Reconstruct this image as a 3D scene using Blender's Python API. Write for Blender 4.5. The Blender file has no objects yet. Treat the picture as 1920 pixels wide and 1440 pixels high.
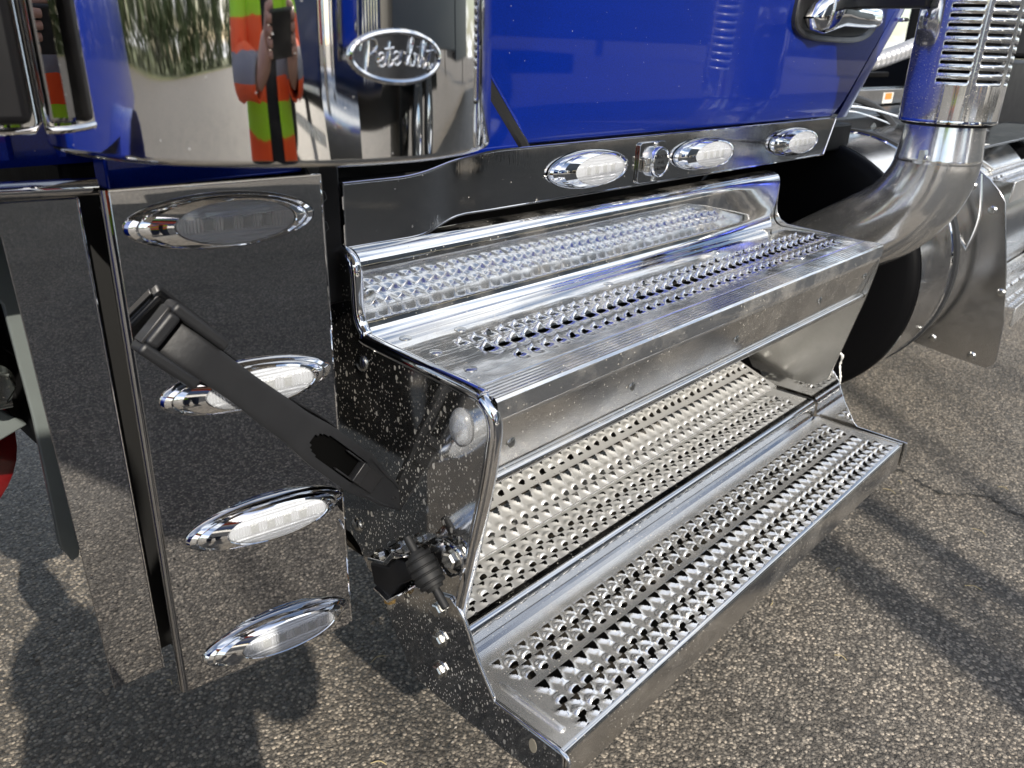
import bpy, bmesh, math, random
import numpy as np
from mathutils import Vector, Matrix
random.seed(7); rng = np.random.default_rng(7)
C = bpy.context.scene.collection
S = bpy.context.scene
H = 1.25                                   # camera height (m)

# ------------------------------------------------------------------ camera
cam_d = bpy.data.cameras.new('camera'); cam = bpy.data.objects.new('camera', cam_d); C.objects.link(cam)
R0 = Vector((0.684638, -0.728316, 0.028762)); R1 = Vector((0.266985, 0.287301, 0.919879)); R2 = Vector((0.678225, 0.622105, -0.391147))
cam.matrix_world = Matrix(((R0.x, R1.x, -R2.x, 0), (R0.y, R1.y, -R2.y, 0), (R0.z, R1.z, -R2.z, H), (0, 0, 0, 1)))
cam_d.sensor_width = 36; cam_d.lens = 1481.67 / 1920 * 36
cam_d.clip_start = 0.02; cam_d.clip_end = 600
cam_d.dof.use_dof = True; cam_d.dof.focus_distance = 1.15; cam_d.dof.aperture_fstop = 7.5
S.camera = cam

# ------------------------------------------------------------------ light
SUN = Vector((-0.26, -0.62, 0.46)).normalized()
el = math.asin(SUN.z); az = math.atan2(SUN.x, SUN.y)
w = bpy.data.worlds.new('World'); S.world = w; w.use_nodes = True
nt = w.node_tree; nt.nodes.clear()
out = nt.nodes.new('ShaderNodeOutputWorld'); bg = nt.nodes.new('ShaderNodeBackground')
sky = nt.nodes.new('ShaderNodeTexSky'); sky.sky_type = 'NISHITA'; sky.sun_disc = False
sky.sun_elevation = el; sky.sun_rotation = az; sky.air_density = 1.0; sky.dust_density = 1.0
tc = nt.nodes.new('ShaderNodeTexCoord')
sep = nt.nodes.new('ShaderNodeSeparateXYZ'); nt.links.new(tc.outputs['Generated'], sep.inputs[0])
zz = nt.nodes.new('ShaderNodeMath'); zz.operation = 'ADD'; zz.inputs[1].default_value = 0.18; nt.links.new(sep.outputs[2], zz.inputs[0])
dv = nt.nodes.new('ShaderNodeVectorMath'); dv.operation = 'DIVIDE'; nt.links.new(tc.outputs['Generated'], dv.inputs[0])
cz = nt.nodes.new('ShaderNodeCombineXYZ')
for k in range(3): nt.links.new(zz.outputs[0], cz.inputs[k])
nt.links.new(cz.outputs[0], dv.inputs[1])
cn = nt.nodes.new('ShaderNodeTexNoise'); cn.inputs['Scale'].default_value = 1.1; cn.inputs['Detail'].default_value = 7; cn.inputs['Roughness'].default_value = 0.55
nt.links.new(dv.outputs[0], cn.inputs['Vector'])
cr = nt.nodes.new('ShaderNodeValToRGB'); cr.color_ramp.elements[0].position = 0.47; cr.color_ramp.elements[1].position = 0.62
nt.links.new(cn.outputs['Fac'], cr.inputs[0])
mx = nt.nodes.new('ShaderNodeMixRGB'); mx.inputs[2].default_value = (9.5, 9.7, 10.0, 1)
nt.links.new(cr.outputs[0], mx.inputs[0]); nt.links.new(sky.outputs[0], mx.inputs[1])
nt.links.new(mx.outputs[0], bg.inputs[0]); bg.inputs[1].default_value = 0.12
nt.links.new(bg.outputs[0], out.inputs[0])
sd = bpy.data.lights.new('sun', 'SUN'); so = bpy.data.objects.new('sun', sd); C.objects.link(so)
sd.energy = 4.2; sd.angle = math.radians(0.53); sd.color = (1.0, 0.93, 0.82)
so.rotation_euler = (-SUN).to_track_quat('-Z', 'Y').to_euler(); so.location = (0, 0, 12)
S.view_settings.view_transform = 'Standard'; S.view_settings.look = 'None'
S.view_settings.exposure = 0.8; S.view_settings.gamma = 1.0; S.view_settings.use_curve_mapping = False
S.render.engine = 'CYCLES'
S.cycles.max_bounces = 10; S.cycles.glossy_bounces = 6; S.cycles.transparent_max_bounces = 12
S.cycles.sample_clamp_indirect = 6.0; S.cycles.sample_clamp_direct = 0

# ------------------------------------------------------------------ materials
class NT:
    def __init__(s, name):
        s.m = bpy.data.materials.new(name); s.m.use_nodes = True; s.t = s.m.node_tree; s.t.nodes.clear()
        s.out = s.n('OutputMaterial'); s.co = s.n('TexCoord').outputs['Object']
    def n(s, kind, **kw):
        x = s.t.nodes.new('ShaderNode' + kind)
        for k, v in kw.items(): setattr(x, k, v)
        return x
    def put(s, sock, v):
        if isinstance(v, bpy.types.NodeSocket): s.t.links.new(v, sock)
        else:
            if isinstance(v, tuple) and len(v) == 3 and len(sock.default_value) == 4: v = (*v, 1)
            sock.default_value = v
    def map(s, sc=(1, 1, 1), rot=(0, 0, 0)):
        x = s.n('Mapping'); s.put(x.inputs[0], s.co); x.inputs['Scale'].default_value = sc; x.inputs['Rotation'].default_value = rot
        return x.outputs[0]
    def noise(s, scale, detail=4, rough=.55, vec=None, out='Fac'):
        x = s.n('TexNoise'); s.put(x.inputs['Vector'], vec or s.co); x.inputs['Scale'].default_value = scale
        x.inputs['Detail'].default_value = detail; x.inputs['Roughness'].default_value = rough
        return x.outputs[out]
    def vor(s, scale, vec=None, feature='F1', out='Distance', rnd=1.0):
        x = s.n('TexVoronoi', feature=feature); s.put(x.inputs['Vector'], vec or s.co); x.inputs['Scale'].default_value = scale
        x.inputs['Randomness'].default_value = rnd
        return x.outputs[out]
    def ramp(s, f, *stops):
        x = s.n('ValToRGB'); s.put(x.inputs[0], f); e = x.color_ramp.elements
        while len(e) < len(stops): e.new(.5)
        for i, (p, c) in enumerate(stops):
            e[i].position = p; e[i].color = (c, c, c, 1) if not isinstance(c, tuple) else (*c, 1)
        return x.outputs[0]
    def math(s, op, a, b=0.0, c=None):
        x = s.n('Math', operation=op); s.put(x.inputs[0], a); s.put(x.inputs[1], b)
        if c is not None: s.put(x.inputs[2], c)
        return x.outputs[0]
    def mix(s, f, a, b):
        x = s.n('MixRGB'); s.put(x.inputs[0], f); s.put(x.inputs[1], a); s.put(x.inputs[2], b); return x.outputs[0]
    def bump(s, h, dist, strength=1.0, nrm=None):
        x = s.n('Bump'); s.put(x.inputs['Height'], h); x.inputs['Distance'].default_value = dist; x.inputs['Strength'].default_value = strength
        if nrm is not None: s.put(x.inputs['Normal'], nrm)
        return x.outputs[0]
    def bsdf(s, **kw):
        x = s.n('BsdfPrincipled')
        for k, v in kw.items(): s.put(x.inputs[k.replace('_', ' ')], v)
        return x.outputs[0]
    def mixs(s, f, a, b):
        x = s.n('MixShader'); s.put(x.inputs[0], f); s.put(x.inputs[1], a); s.put(x.inputs[2], b); return x.outputs[0]
    def done(s, sh):
        s.t.links.new(sh, s.out.inputs[0]); return s.m

def simple(name, col, rough=.5, metal=0.0, nz=0.0, nscale=60, bump=0.0, coat=0.0, var=.12, spec=.5):
    t = NT(name)
    f = t.noise(nscale, 5)
    c = t.mix(f, tuple(max(0, x * (1 - var)) for x in col), tuple(x * (1 + var) for x in col))
    r = t.math('MULTIPLY_ADD', t.noise(nscale * .37, 4), nz, rough - nz * .5)
    kw = dict(Base_Color=c, Roughness=r, Metallic=metal, Coat_Weight=coat, Specular_IOR_Level=spec)
    if bump: kw['Normal'] = t.bump(t.noise(nscale * 2.2, 4), bump)
    return t.done(t.bsdf(**kw))

def dots(t, scale, thr, stretch=(1, 1, 1), soft=.06, keep=.5):
    """mask of separate dried droplets: one per voronoi cell, each its own size"""
    v = t.n('TexVoronoi'); t.put(v.inputs['Vector'], t.map(stretch)); v.inputs['Scale'].default_value = scale
    sp = t.n('SeparateXYZ'); t.t.links.new(v.outputs['Color'], sp.inputs[0])
    size = t.math('MULTIPLY', t.math('MAXIMUM', t.math('SUBTRACT', sp.outputs[0], 1 - keep), 0.0), thr / keep)
    d = t.math('SUBTRACT', size, v.outputs['Distance'])
    x = t.n('MapRange'); t.put(x.inputs[0], d); x.inputs[1].default_value = 0.0; x.inputs[2].default_value = soft
    return x.outputs[0]

def metal(name, col=(.63, .62, .60), rough=.05, wav=0.0, wscale=3, brush=0.0, bdir=(8, 8, 260), dirt=0.0, dscale=150, dthr=.3, dcol=(.42, .39, .33), stretch=(1, 1, 1), film=0.0, keep=.5, scr=0.0, oxide=0.0):
    t = NT(name)
    nr = None
    if wav: nr = t.bump(t.noise(wscale, 1, .4), wav)
    if brush: nr = t.bump(t.noise(1.0, 3, .7, t.map(bdir)), brush, 1.0, nr)
    if scr:
        w_ = t.n('TexNoise'); t.put(w_.inputs['Vector'], t.map((14, 300, 120), (0, 0, .5))); w_.inputs['Scale'].default_value = 1.0; w_.inputs['Detail'].default_value = 2
        nr = t.bump(t.ramp(w_.outputs['Fac'], (.55, 0.0), (.75, 1.0)), scr, 1.0, nr)
    r = t.math('MULTIPLY_ADD', t.noise(9, 6, .65), rough * .9, rough * .55)
    kw = dict(Base_Color=t.mix(t.noise(14, 5), tuple(x * .88 for x in col), tuple(min(1, x * 1.08) for x in col)), Roughness=r, Metallic=1.0)
    if nr is not None: kw['Normal'] = nr
    sh = t.bsdf(**kw)
    if oxide:
        sh = t.mixs(oxide, sh, t.bsdf(Base_Color=(.62, .62, .61), Roughness=.5, Metallic=.3))
    if film:
        f = t.ramp(t.noise(11, 7, .7), (.48, 0.0), (.80, film))
        sh = t.mixs(f, sh, t.bsdf(Base_Color=(.30, .285, .26), Roughness=.55, Specular_IOR_Level=.4))
    if dirt:
        m = t.math('MAXIMUM', dots(t, dscale, dthr, stretch, keep=keep), dots(t, dscale * .45, dthr * .8, stretch, keep=keep * .35))
        m = t.math('MULTIPLY', m, t.math('MULTIPLY', t.ramp(t.noise(8, 5, .65), (.36, .12), (.60, 1.0)), dirt))
        sh = t.mixs(m, sh, t.bsdf(Base_Color=dcol, Roughness=.8))
    return t.done(sh)

M = {}
M['mirror'] = metal('mirror_chrome', (.70, .69, .67), .03, wav=.003, wscale=7, dirt=.55, dscale=170, dthr=.16, dcol=(.5, .5, .5), keep=.34, film=.05)
M['panel'] = metal('polished_stainless', (.43, .43, .435), .008, wav=.0007, wscale=6, dirt=.6, dscale=60, dthr=.10, keep=.10)
M['rocker'] = metal('polished_stainless_rocker', (.52, .52, .52), .03, wav=.0012, wscale=6, brush=.00014, bdir=(330, 9, 12), dirt=.7, dscale=170, dthr=.22, dcol=(.5, .48, .44), keep=.18)
M['plate'] = metal('spattered_plate', (.52, .52, .52), .07, wav=.002, wscale=6, dirt=.82, dscale=270, dthr=.46, dcol=(.46, .44, .40), stretch=(1, 1, .55), keep=.66, film=.09, oxide=.015)
M['plate2'] = metal('speckled_plate', (.42, .415, .40), .24, wav=.001, wscale=9, dirt=.8, dscale=330, dthr=.34, dcol=(.55, .52, .46), film=.18, keep=.5)
M['chrome'] = metal('chrome', (.80, .80, .80), .025, dirt=.4, dscale=260, dthr=.16, keep=.15)
M['tread'] = metal('aluminium_tread', (.86, .85, .82), .24, wav=.0006, wscale=25, dirt=.7, dscale=230, dthr=.30, dcol=(.55, .52, .45), film=.45, keep=.28, oxide=.22)
M['satin'] = metal('satin_aluminium', (.52, .53, .55), .13, dirt=.7, dscale=300, dthr=.30, dcol=(.58, .56, .5), film=.06, keep=.35)
M['treadpol'] = metal('aluminium_tread_polished', (.80, .80, .79), .13, wav=.0010, wscale=22, dirt=.75, dscale=230, dthr=.30, dcol=(.50, .47, .40), film=.55, keep=.28, scr=.0001, oxide=.05)
M['treaddull'] = metal('aluminium_tread_weathered', (.88, .88, .86), .30, wav=.0004, wscale=25, dirt=.6, dscale=230, dthr=.30, dcol=(.6, .58, .53), film=.35, keep=.28, oxide=.48)
M['riser'] = metal('aluminium_sheet', (.76, .76, .755), .04, wav=.0006, wscale=9, dirt=.8, dscale=260, dthr=.26, dcol=(.55, .53, .48), film=.3, keep=.3)
M['fascia'] = metal('aluminium_fascia', (.64, .63, .61), .15, wav=.0008, wscale=10, dirt=.85, dscale=340, dthr=.32, dcol=(.55, .52, .46), film=.28, keep=.45)
M['pipe'] = metal('exhaust_pipe', (.70, .70, .70), .15, oxide=.10, wav=.001, wscale=12, dirt=.8, dscale=330, dthr=.28, dcol=(.5, .48, .45), film=.22, keep=.3, brush=.0002, bdir=(90, 90, 12))
M['guard'] = metal('guard_stainless', (.70, .70, .69), .08, oxide=.10, wav=.0012, wscale=11, dirt=.9, dscale=420, dthr=.34, dcol=(.5, .49, .47), film=.10, keep=.5)
M['badge'] = metal('badge_ground', (.30, .30, .31), .22)
M['tank'] = metal('tank_aluminium', (.62, .62, .62), .16, dirt=.6, dscale=260, dthr=.22, keep=.3, film=.25)
M['bolt'] = metal('zinc_bolt', (.60, .60, .58), .22, dirt=.4, dscale=500, dthr=.3)
M['brass'] = metal('yellow_zinc', (.75, .52, .22), .25)
M['rubber'] = simple('black_rubber', (.018, .019, .021), .52, nz=.2, nscale=90, bump=.0002)
M['seal'] = simple('door_seal_rubber', (.005, .005, .005), .6)
M['strap'] = simple('strap_rubber', (.0075, .008, .0095), .5, nz=.2, nscale=70, bump=.0003)
M['under'] = simple('hole_shade_brown', (.022, .019, .015), .9, nscale=40, var=.4, spec=.1)  # dark brown in place of the shade seen through the tread holes
M['void'] = simple('slot_shade_black', (.0012, .0012, .0012), .8, spec=.05)  # near-black in place of the dark seen through the strap slot
M['plastic'] = simple('black_plastic', (.012, .012, .013), .38, nz=.15, bump=.0001)
M['blackpaint'] = simple('black_painted_steel', (.005, .005, .006), .36, nz=.15, spec=.3)
M['dark'] = simple('dark_chassis', (.005, .005, .0055), .6, nz=.2, bump=.0004, spec=.2)
M['tankend'] = simple('black_tank_end', (.0025, .0025, .003), .45, nz=.1, nscale=20, spec=.12)
M['grey'] = simple('grey_primed_steel', (.15, .17, .165), .42, nz=.2, nscale=14, var=.3, metal=.3)
M['red'] = simple('red_paint', (.16, .004, .006), .3, coat=.6)
M['redlens'] = simple('red_lens', (.45, .01, .02), .2)
M['white'] = simple('white_sticker', (.75, .74, .70), .5)
M['orange_sticker'] = simple('orange_sticker', (.75, .28, .06), .5)
M['corrugated'] = simple('silver_hose', (.45, .45, .46), .35, metal=.6)
M['glassdark'] = simple('dark_glass', (.01, .012, .014), .06, coat=1)
M['led'] = simple('led_chip', (.42, .42, .40), .35, metal=.5)
M['reflector'] = simple('lens_reflector', (.82, .83, .85), .26, metal=.72)
def paint(name, a, b, dirt=.8):
    t = NT(name)
    fl = t.vor(1500, out='Color')
    c = t.mix(t.ramp(fl, (.0, 0.0), (1, 1.0)), a, b)
    sh = t.bsdf(Base_Color=c, Roughness=.34, Metallic=.55, Coat_Weight=.75, Coat_Roughness=.03, Specular_IOR_Level=.2,
                Normal=t.bump(t.noise(260, 2), .00003))
    m = t.math('MAXIMUM', dots(t, 190, .16, keep=.10), dots(t, 55, .07, (1, 1, .8), keep=.07))
    return t.done(t.mixs(t.math('MULTIPLY', m, dirt), sh, t.bsdf(Base_Color=(.55, .55, .55), Roughness=.7)))
M['blue'] = paint('blue_metallic_paint', (.0006, .012, .16), (.001, .027, .36))
M['navy'] = paint('navy_metallic_paint', (.006, .012, .05), (.012, .03, .12), .5)
def lens_mat():
    t = NT('clear_lens')
    lines = t.math('SINE', t.math('MULTIPLY', t.n('SeparateXYZ').outputs[2], 1.0))
    gl = t.n('BsdfGlossy'); gl.inputs['Roughness'].default_value = .04; gl.inputs['Color'].default_value = (.9, .9, .92, 1)
    tr = t.n('BsdfTransparent'); tr.inputs[0].default_value = (.93, .94, .95, 1)
    lw = t.n('Fresnel'); lw.inputs[0].default_value = 1.45
    milk = t.bsdf(Base_Color=(.60, .62, .65), Roughness=.2)
    a = t.mixs(t.math('ADD', lw.outputs[0], .03), tr.outputs[0], gl.outputs[0])
    return t.done(t.mixs(.26, a, milk))
M['lens'] = lens_mat()
def asphalt():
    t = NT('asphalt')
    wv = t.n('MixRGB'); wv.inputs[0].default_value = .0018
    t.put(wv.inputs[1], t.co); t.put(wv.inputs[2], t.noise(60, 3, .6, out='Color'))
    vec = wv.outputs[0]
    v1 = t.n('TexVoronoi'); t.put(v1.inputs['Vector'], vec); v1.inputs['Scale'].default_value = 132
    v2 = t.n('TexVoronoi'); t.put(v2.inputs['Vector'], vec); v2.inputs['Scale'].default_value = 310
    sp = t.n('SeparateXYZ'); t.put(sp.inputs[0], v1.outputs['Color'])
    stone = t.ramp(sp.outputs[0], (0, (.048, .042, .036)), (.35, (.135, .120, .102)), (.78, (.27, .240, .200)), (1, (.46, .40, .325)))
    sp2 = t.n('SeparateXYZ'); t.put(sp2.inputs[0], v2.outputs['Color'])
    fine = t.ramp(sp2.outputs[1], (0, (.020, .018, .015)), (1, (.12, .105, .088)))
    edge = t.ramp(v1.outputs['Distance'], (.42, 0.0), (.62, 1.0))
    c = t.mix(edge, stone, fine)
    big = t.ramp(t.noise(2.1, 7, .68), (.30, .70), (.5, 1.0), (.72, 1.16))
    mul = t.n('MixRGB', blend_type='MULTIPLY'); mul.inputs[0].default_value = 1; t.put(mul.inputs[1], c); t.put(mul.inputs[2], big)
    warm = t.n('MixRGB', blend_type='MULTIPLY'); warm.inputs[0].default_value = .5; t.put(warm.inputs[1], mul.outputs[0]); t.put(warm.inputs[2], t.ramp(t.noise(5, 4), (.35, (1, .95, .88)), (.7, (1.0, 1.0, 1.0))))
    hgt = t.math('ADD', t.math('MULTIPLY', t.math('SUBTRACT', .8, v1.outputs['Distance']), t.math('MULTIPLY_ADD', sp.outputs[1], .7, .5)),
                 t.math('MULTIPLY', t.math('SUBTRACT', .8, v2.outputs['Distance']), .35))
    nr = t.bump(t.math('ADD', hgt, t.math('MULTIPLY', t.noise(420, 3, .6), .5)), .0054, 1.0)
    return t.done(t.bsdf(Base_Color=warm.outputs[0], Roughness=t.math('MULTIPLY_ADD', sp.outputs[2], .3, .5), Normal=nr, Specular_IOR_Level=.5))
M['asphalt'] = asphalt()
M['grass'] = simple('dry_grass', (.12, .13, .05), .9, nscale=2, var=.4)
M['bark'] = simple('bark', (.09, .075, .06), .9, nscale=20, var=.4, bump=.004)
M['leaf'] = simple('leaf', (.075, .10, .03), .7, nscale=3, var=.5)
M['yellowpaint'] = simple('yellow_paint', (.6, .45, .05), .6)

# ------------------------------------------------------------------ mesh builder
class MB:
    def __init__(s): s.v = []; s.f = []; s.mi = []
    def add(s, v, f, mi=0):
        o = len(s.v); s.v += [tuple(map(float, p)) for p in v]; s.f += [tuple(i + o for i in q) for q in f]; s.mi += [mi] * len(f); return s
    def grid(s, P, close_u=False, close_v=False, mask=None, mi=0):
        P = np.asarray(P, float); nu, nv = P.shape[:2]
        f = []
        for i in range(nu if close_u else nu - 1):
            for j in range(nv if close_v else nv - 1):
                if mask is not None and mask[i, j]: continue
                a, b = (i + 1) % nu, (j + 1) % nv
                f.append((i * nv + j, a * nv + j, a * nv + b, i * nv + b))
        return s.add(P.reshape(-1, 3), f, mi)
    def box(s, x0, x1, y0, y1, z0, z1, mi=0):
        v = [(x, y, z) for x in (x0, x1) for y in (y0, y1) for z in (z0, z1)]
        return s.add(v, [(0, 1, 3, 2), (4, 6, 7, 5), (0, 4, 5, 1), (2, 3, 7, 6), (0, 2, 6, 4), (1, 5, 7, 3)], mi)
    def obox(s, c, sz, M3, mi=0):
        v = [Vector(c) + M3 @ Vector((x * sz[0] / 2, y * sz[1] / 2, z * sz[2] / 2)) for x in (-1, 1) for y in (-1, 1) for z in (-1, 1)]
        return s.add(v, [(0, 1, 3, 2), (4, 6, 7, 5), (0, 4, 5, 1), (2, 3, 7, 6), (0, 2, 6, 4), (1, 5, 7, 3)], mi)
    def prism(s, poly, axis, a0, a1, mi=0):
        def p(q, a):
            return (a, q[0], q[1]) if axis == 'x' else (q[0], a, q[1]) if axis == 'y' else (q[0], q[1], a)
        n = len(poly); v = [p(q, a0) for q in poly] + [p(q, a1) for q in poly]
        f = [tuple(range(n))[::-1], tuple(range(n, 2 * n))] + [(i, (i + 1) % n, n + (i + 1) % n, n + i) for i in range(n)]
        return s.add(v, f, mi)
    def tube(s, path, r, n=12, caps=True, mi=0, sq=None):
        path = [Vector(p) for p in path]; m = len(path)
        rs = r if hasattr(r, '__len__') else [r] * m
        up = None; rings = []
        for i in range(m):
            t = (path[min(i + 1, m - 1)] - path[max(i - 1, 0)]).normalized()
            if up is None:
                up = Vector((0, 0, 1)) if abs(t.z) < .9 else Vector((1, 0, 0))
            up = (up - t * up.dot(t)).normalized(); b = t.cross(up)
            rings.append([path[i] + (up * math.cos(a) + b * math.sin(a) * (sq or 1)) * rs[i] for a in [2 * math.pi * k / n for k in range(n)]])
        v = [p for q in rings for p in q]
        f = [(i * n + k, i * n + (k + 1) % n, (i + 1) * n + (k + 1) % n, (i + 1) * n + k) for i in range(m - 1) for k in range(n)]
        if caps: f += [tuple(range(n))[::-1], tuple((m - 1) * n + k for k in range(n))]
        return s.add(v, f, mi)
    def lathe(s, prof, base, axis, n=32, mi=0, arc=(0, 2 * math.pi)):
        """prof = [(distance along axis, radius)]"""
        a = Vector(axis).normalized(); u = a.orthogonal().normalized(); b = a.cross(u)
        full = abs(arc[1] - arc[0] - 2 * math.pi) < 1e-6
        angs = [arc[0] + (arc[1] - arc[0]) * k / (n if full else n - 1) for k in range(n)]
        P = [[Vector(base) + a * h + (u * math.cos(t) + b * math.sin(t)) * r for t in angs] for h, r in prof]
        return s.grid(P, close_v=full, mi=mi)
    def build(s, name, mat, parent=None, smooth=35, bevel=0.0, seg=2, loc=None, subs=0):
        me = bpy.data.meshes.new(name)
        V = np.asarray(s.v, float); c = np.array(loc) if loc is not None else (V.min(0) + V.max(0)) / 2
        me.from_pydata((V - c).tolist(), [], s.f)
        mats = mat if isinstance(mat, (list, tuple)) else [mat]
        for m in mats: me.materials.append(M[m] if isinstance(m, str) else m)
        if len(mats) > 1: me.polygons.foreach_set('material_index', s.mi)
        bm = bmesh.new(); bm.from_mesh(me); bmesh.ops.remove_doubles(bm, verts=bm.verts, dist=1e-6)
        bmesh.ops.recalc_face_normals(bm, faces=bm.faces); bm.to_mesh(me); bm.free()
        if smooth:
            me.polygons.foreach_set('use_smooth', [True] * len(me.polygons)); me.set_sharp_from_angle(angle=math.radians(smooth))
        o = bpy.data.objects.new(name, me); C.objects.link(o)
        o.location = c
        WP[o.name] = Vector(c)
        if parent is not None:
            o.parent = parent; o.location = Vector(c) - WP[parent.name]
        if bevel:
            b = o.modifiers.new('bevel', 'BEVEL'); b.width = bevel; b.segments = seg; b.limit_method = 'ANGLE'; b.angle_limit = math.radians(40); b.harden_normals = False
        if subs:
            q = o.modifiers.new('subsurf', 'SUBSURF'); q.levels = q.render_levels = subs
        return o
WP = {}
def thing(name, label, cat, loc, group=None):
    o = bpy.data.objects.new(name, None); C.objects.link(o); o.location = loc; o.empty_display_size = .3
    WP[o.name] = Vector(loc); o['label'] = label; o['category'] = cat
    if group: o['group'] = group
    return o
def tag(o, label, cat, group=None):
    o['label'] = label; o['category'] = cat
    if group: o['group'] = group
    return o
def copy_tree(o, delta, parent, scale=None):
    c = o.copy(); C.objects.link(c); c.parent = parent; c.location = o.location + Vector(delta)
    if scale: c.scale = scale
    for ch in o.children:
        d = ch.copy(); C.objects.link(d); d.parent = c
    return c
def arc(cx, cy, r, a0, a1, n):
    return [(cx + r * math.cos(math.radians(a0 + (a1 - a0) * k / (n - 1))), cy + r * math.sin(math.radians(a0 + (a1 - a0) * k / (n - 1)))) for k in range(n)]
def smooth_path(pts, n=40):
    P = [Vector(p) for p in pts]; P = [P[0] * 2 - P[1]] + P + [P[-1] * 2 - P[-2]]
    out_ = []; m = len(P) - 3
    for i in range(n + 1):
        t = i / n * m; k = min(int(t), m - 1); t -= k
        p0, p1, p2, p3 = P[k:k + 4]
        out_.append(.5 * ((2 * p1) + (p2 - p0) * t + (2 * p0 - 5 * p1 + 4 * p2 - p3) * t * t + (3 * p1 - p0 - 3 * p2 + p3) * t ** 3))
    return out_
def hexbolt(mb, c, ax, r=.009, h=.007, washer=True, mi=0):
    a = Vector(ax).normalized(); c = Vector(c)
    if washer: mb.lathe([(0, 0), (0, r * 1.35), (r * .22, r * 1.32), (r * .25, 0)], c, a, 20, mi)
    mb.lathe([(r * .2, r), (h * .85, r), (h, r * .8), (h, 0)], c, a, 6, mi)
    return mb
def domebolt(mb, c, ax, r=.008, h=.003, mi=0):
    return mb.lathe([(0, r), (h * .45, r * .96), (h * .85, r * .7), (h, 0.0)], c, ax, 20, mi)

# ------------------------------------------------------------------ ground
g = MB(); g.box(-150, 150, -150, 150, -.3, 0); go = g.build('asphalt_ground', 'asphalt', smooth=0); go['kind'] = 'structure'
def crack(pts, wd):
    mb = MB(); q = smooth_path([(x, y, 0) for x, y in pts], 90)
    L = []; Rr = []
    for i, p in enumerate(q):
        t = (q[min(i + 1, 90)] - q[max(i - 1, 0)]).normalized(); nn = Vector((-t.y, t.x, 0))
        p = p + nn * random.uniform(-.009, .009); ww = wd * random.choice((.12, .3, .7, 1.0, 1.4)) * min(1, i / 8, (90 - i) / 8)
        L.append(p + nn * ww + Vector((0, 0, .0035))); Rr.append(p - nn * ww + Vector((0, 0, .0035)))
    mb.grid([L, Rr]); return mb
ck = crack([(2.60, .70), (2.57, .60), (2.52, .46), (2.60, .36), (2.55, .25), (2.62, .1), (2.55, -.2), (2.65, -.6), (2.5, -1.4)], .006)
co = ck.build('ground_crack', simple('crack_tar', (.028, .026, .023), .9), smooth=0); co['kind'] = 'structure'

# loose grit and a few dry straws lying on the asphalt
gm = MB(); base_ = [(1, 0, 0), (-1, 0, 0), (0, 1, 0), (0, -1, 0), (0, 0, 1), (0, 0, -1)]
tri = [(0, 2, 4), (2, 1, 4), (1, 3, 4), (3, 0, 4), (2, 0, 5), (1, 2, 5), (3, 1, 5), (0, 3, 5)]
for k in range(5200):
    x_ = -.1 + 3.6 * rng.random() ** 1.2; y_ = -.5 + 2.6 * rng.random(); r_ = .0012 + .0034 * rng.random() ** 3; a_ = rng.random() * 6.28; j_ = .6 + .8 * rng.random((6, 1))
    pv = np.array(base_) * j_ * r_ * np.array([1, .75, .55]); ca, sa = math.cos(a_), math.sin(a_)
    gm.add([(x_ + p[0] * ca - p[1] * sa, y_ + p[0] * sa + p[1] * ca, p[2] + r_ * .4) for p in pv], tri, int(rng.random() * 3))
gmo = gm.build('loose_grit', [simple('grit_dark', (.06, .055, .05), .8), simple('grit_tan', (.20, .18, .15), .8), simple('grit_pale', (.36, .33, .29), .8)], smooth=0); gmo['kind'] = 'stuff'
sw = MB()
for k in range(26):
    x_ = .3 + 3.4 * rng.random(); y_ = -.2 + 1.7 * rng.random(); a_ = rng.random() * 3.14; l_ = .012 + .03 * rng.random()
    sw.tube(smooth_path([(x_, y_, .003), (x_ + math.cos(a_) * l_ * .5, y_ + math.sin(a_) * l_ * .5, .006), (x_ + math.cos(a_ + .3) * l_, y_ + math.sin(a_ + .3) * l_, .003)], 5), .0009, 5)
swo = sw.build('dry_straw', simple('straw', (.42, .34, .18), .8), smooth=0); swo['kind'] = 'stuff'

# ------------------------------------------------------------------ the semi truck (everything that moves with it)
T = thing('semi_truck', 'blue semi truck with chrome air cleaner and polished aluminium cab steps', 'truck', (1.2, 1.9, 0))
def P(x, y, z): return Vector((x, y, z + H))

# ---- cab, door, pillar, hood
def loft_sheet(rows, th=.012):
    """rows: list of (z, xl, xr, y) -> closed sheet, thickness inwards"""
    nx = 14; A = [[(xl + (xr - xl) * i / nx, y, z) for i in range(nx + 1)] for z, xl, xr, y in rows]
    B = [[(x, y + th, z) for x, y, z in r] for r in A]
    mb = MB(); mb.grid(A); mb.grid(B)
    n = len(A)
    mb.grid([[A[i][0] for i in range(n)], [B[i][0] for i in range(n)]]); mb.grid([[A[i][-1] for i in range(n)], [B[i][-1] for i in range(n)]])
    mb.grid([A[0], B[0]]); mb.grid([A[-1], B[-1]])
    return mb
def doory(z): return .802 + .012 * max(0, (1.17 - z) / .06) ** 2 - .010 * math.sin(min(1, (z - 1.115) / .8) * 1.6)
rows = []
for k in range(25):
    z = 1.119 + (2.0 - 1.119) * (k / 24) ** 1.5
    xl = .897 - .90 * (z - 1.119) if z < 1.33 else .707
    xr = 1.996 + 1.02 * (z - 1.119) if z < 1.42 else 2.30
    rows.append((z, xl, xr, doory(z)))
door = loft_sheet(rows, .03).build('door', 'blue', T, bevel=.004, seg=2)
rows2 = []
for k in range(13):
    z = 1.112 + .9 * k / 12
    xr = (.897 - .90 * (z - 1.119) if z < 1.33 else .707) - .014
    rows2.append((z, .30, xr, .806 + .004 * (1 - k / 12)))
loft_sheet(rows2, .03).build('cowl_panel', 'blue', T, bevel=.003)
sl = MB()
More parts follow.
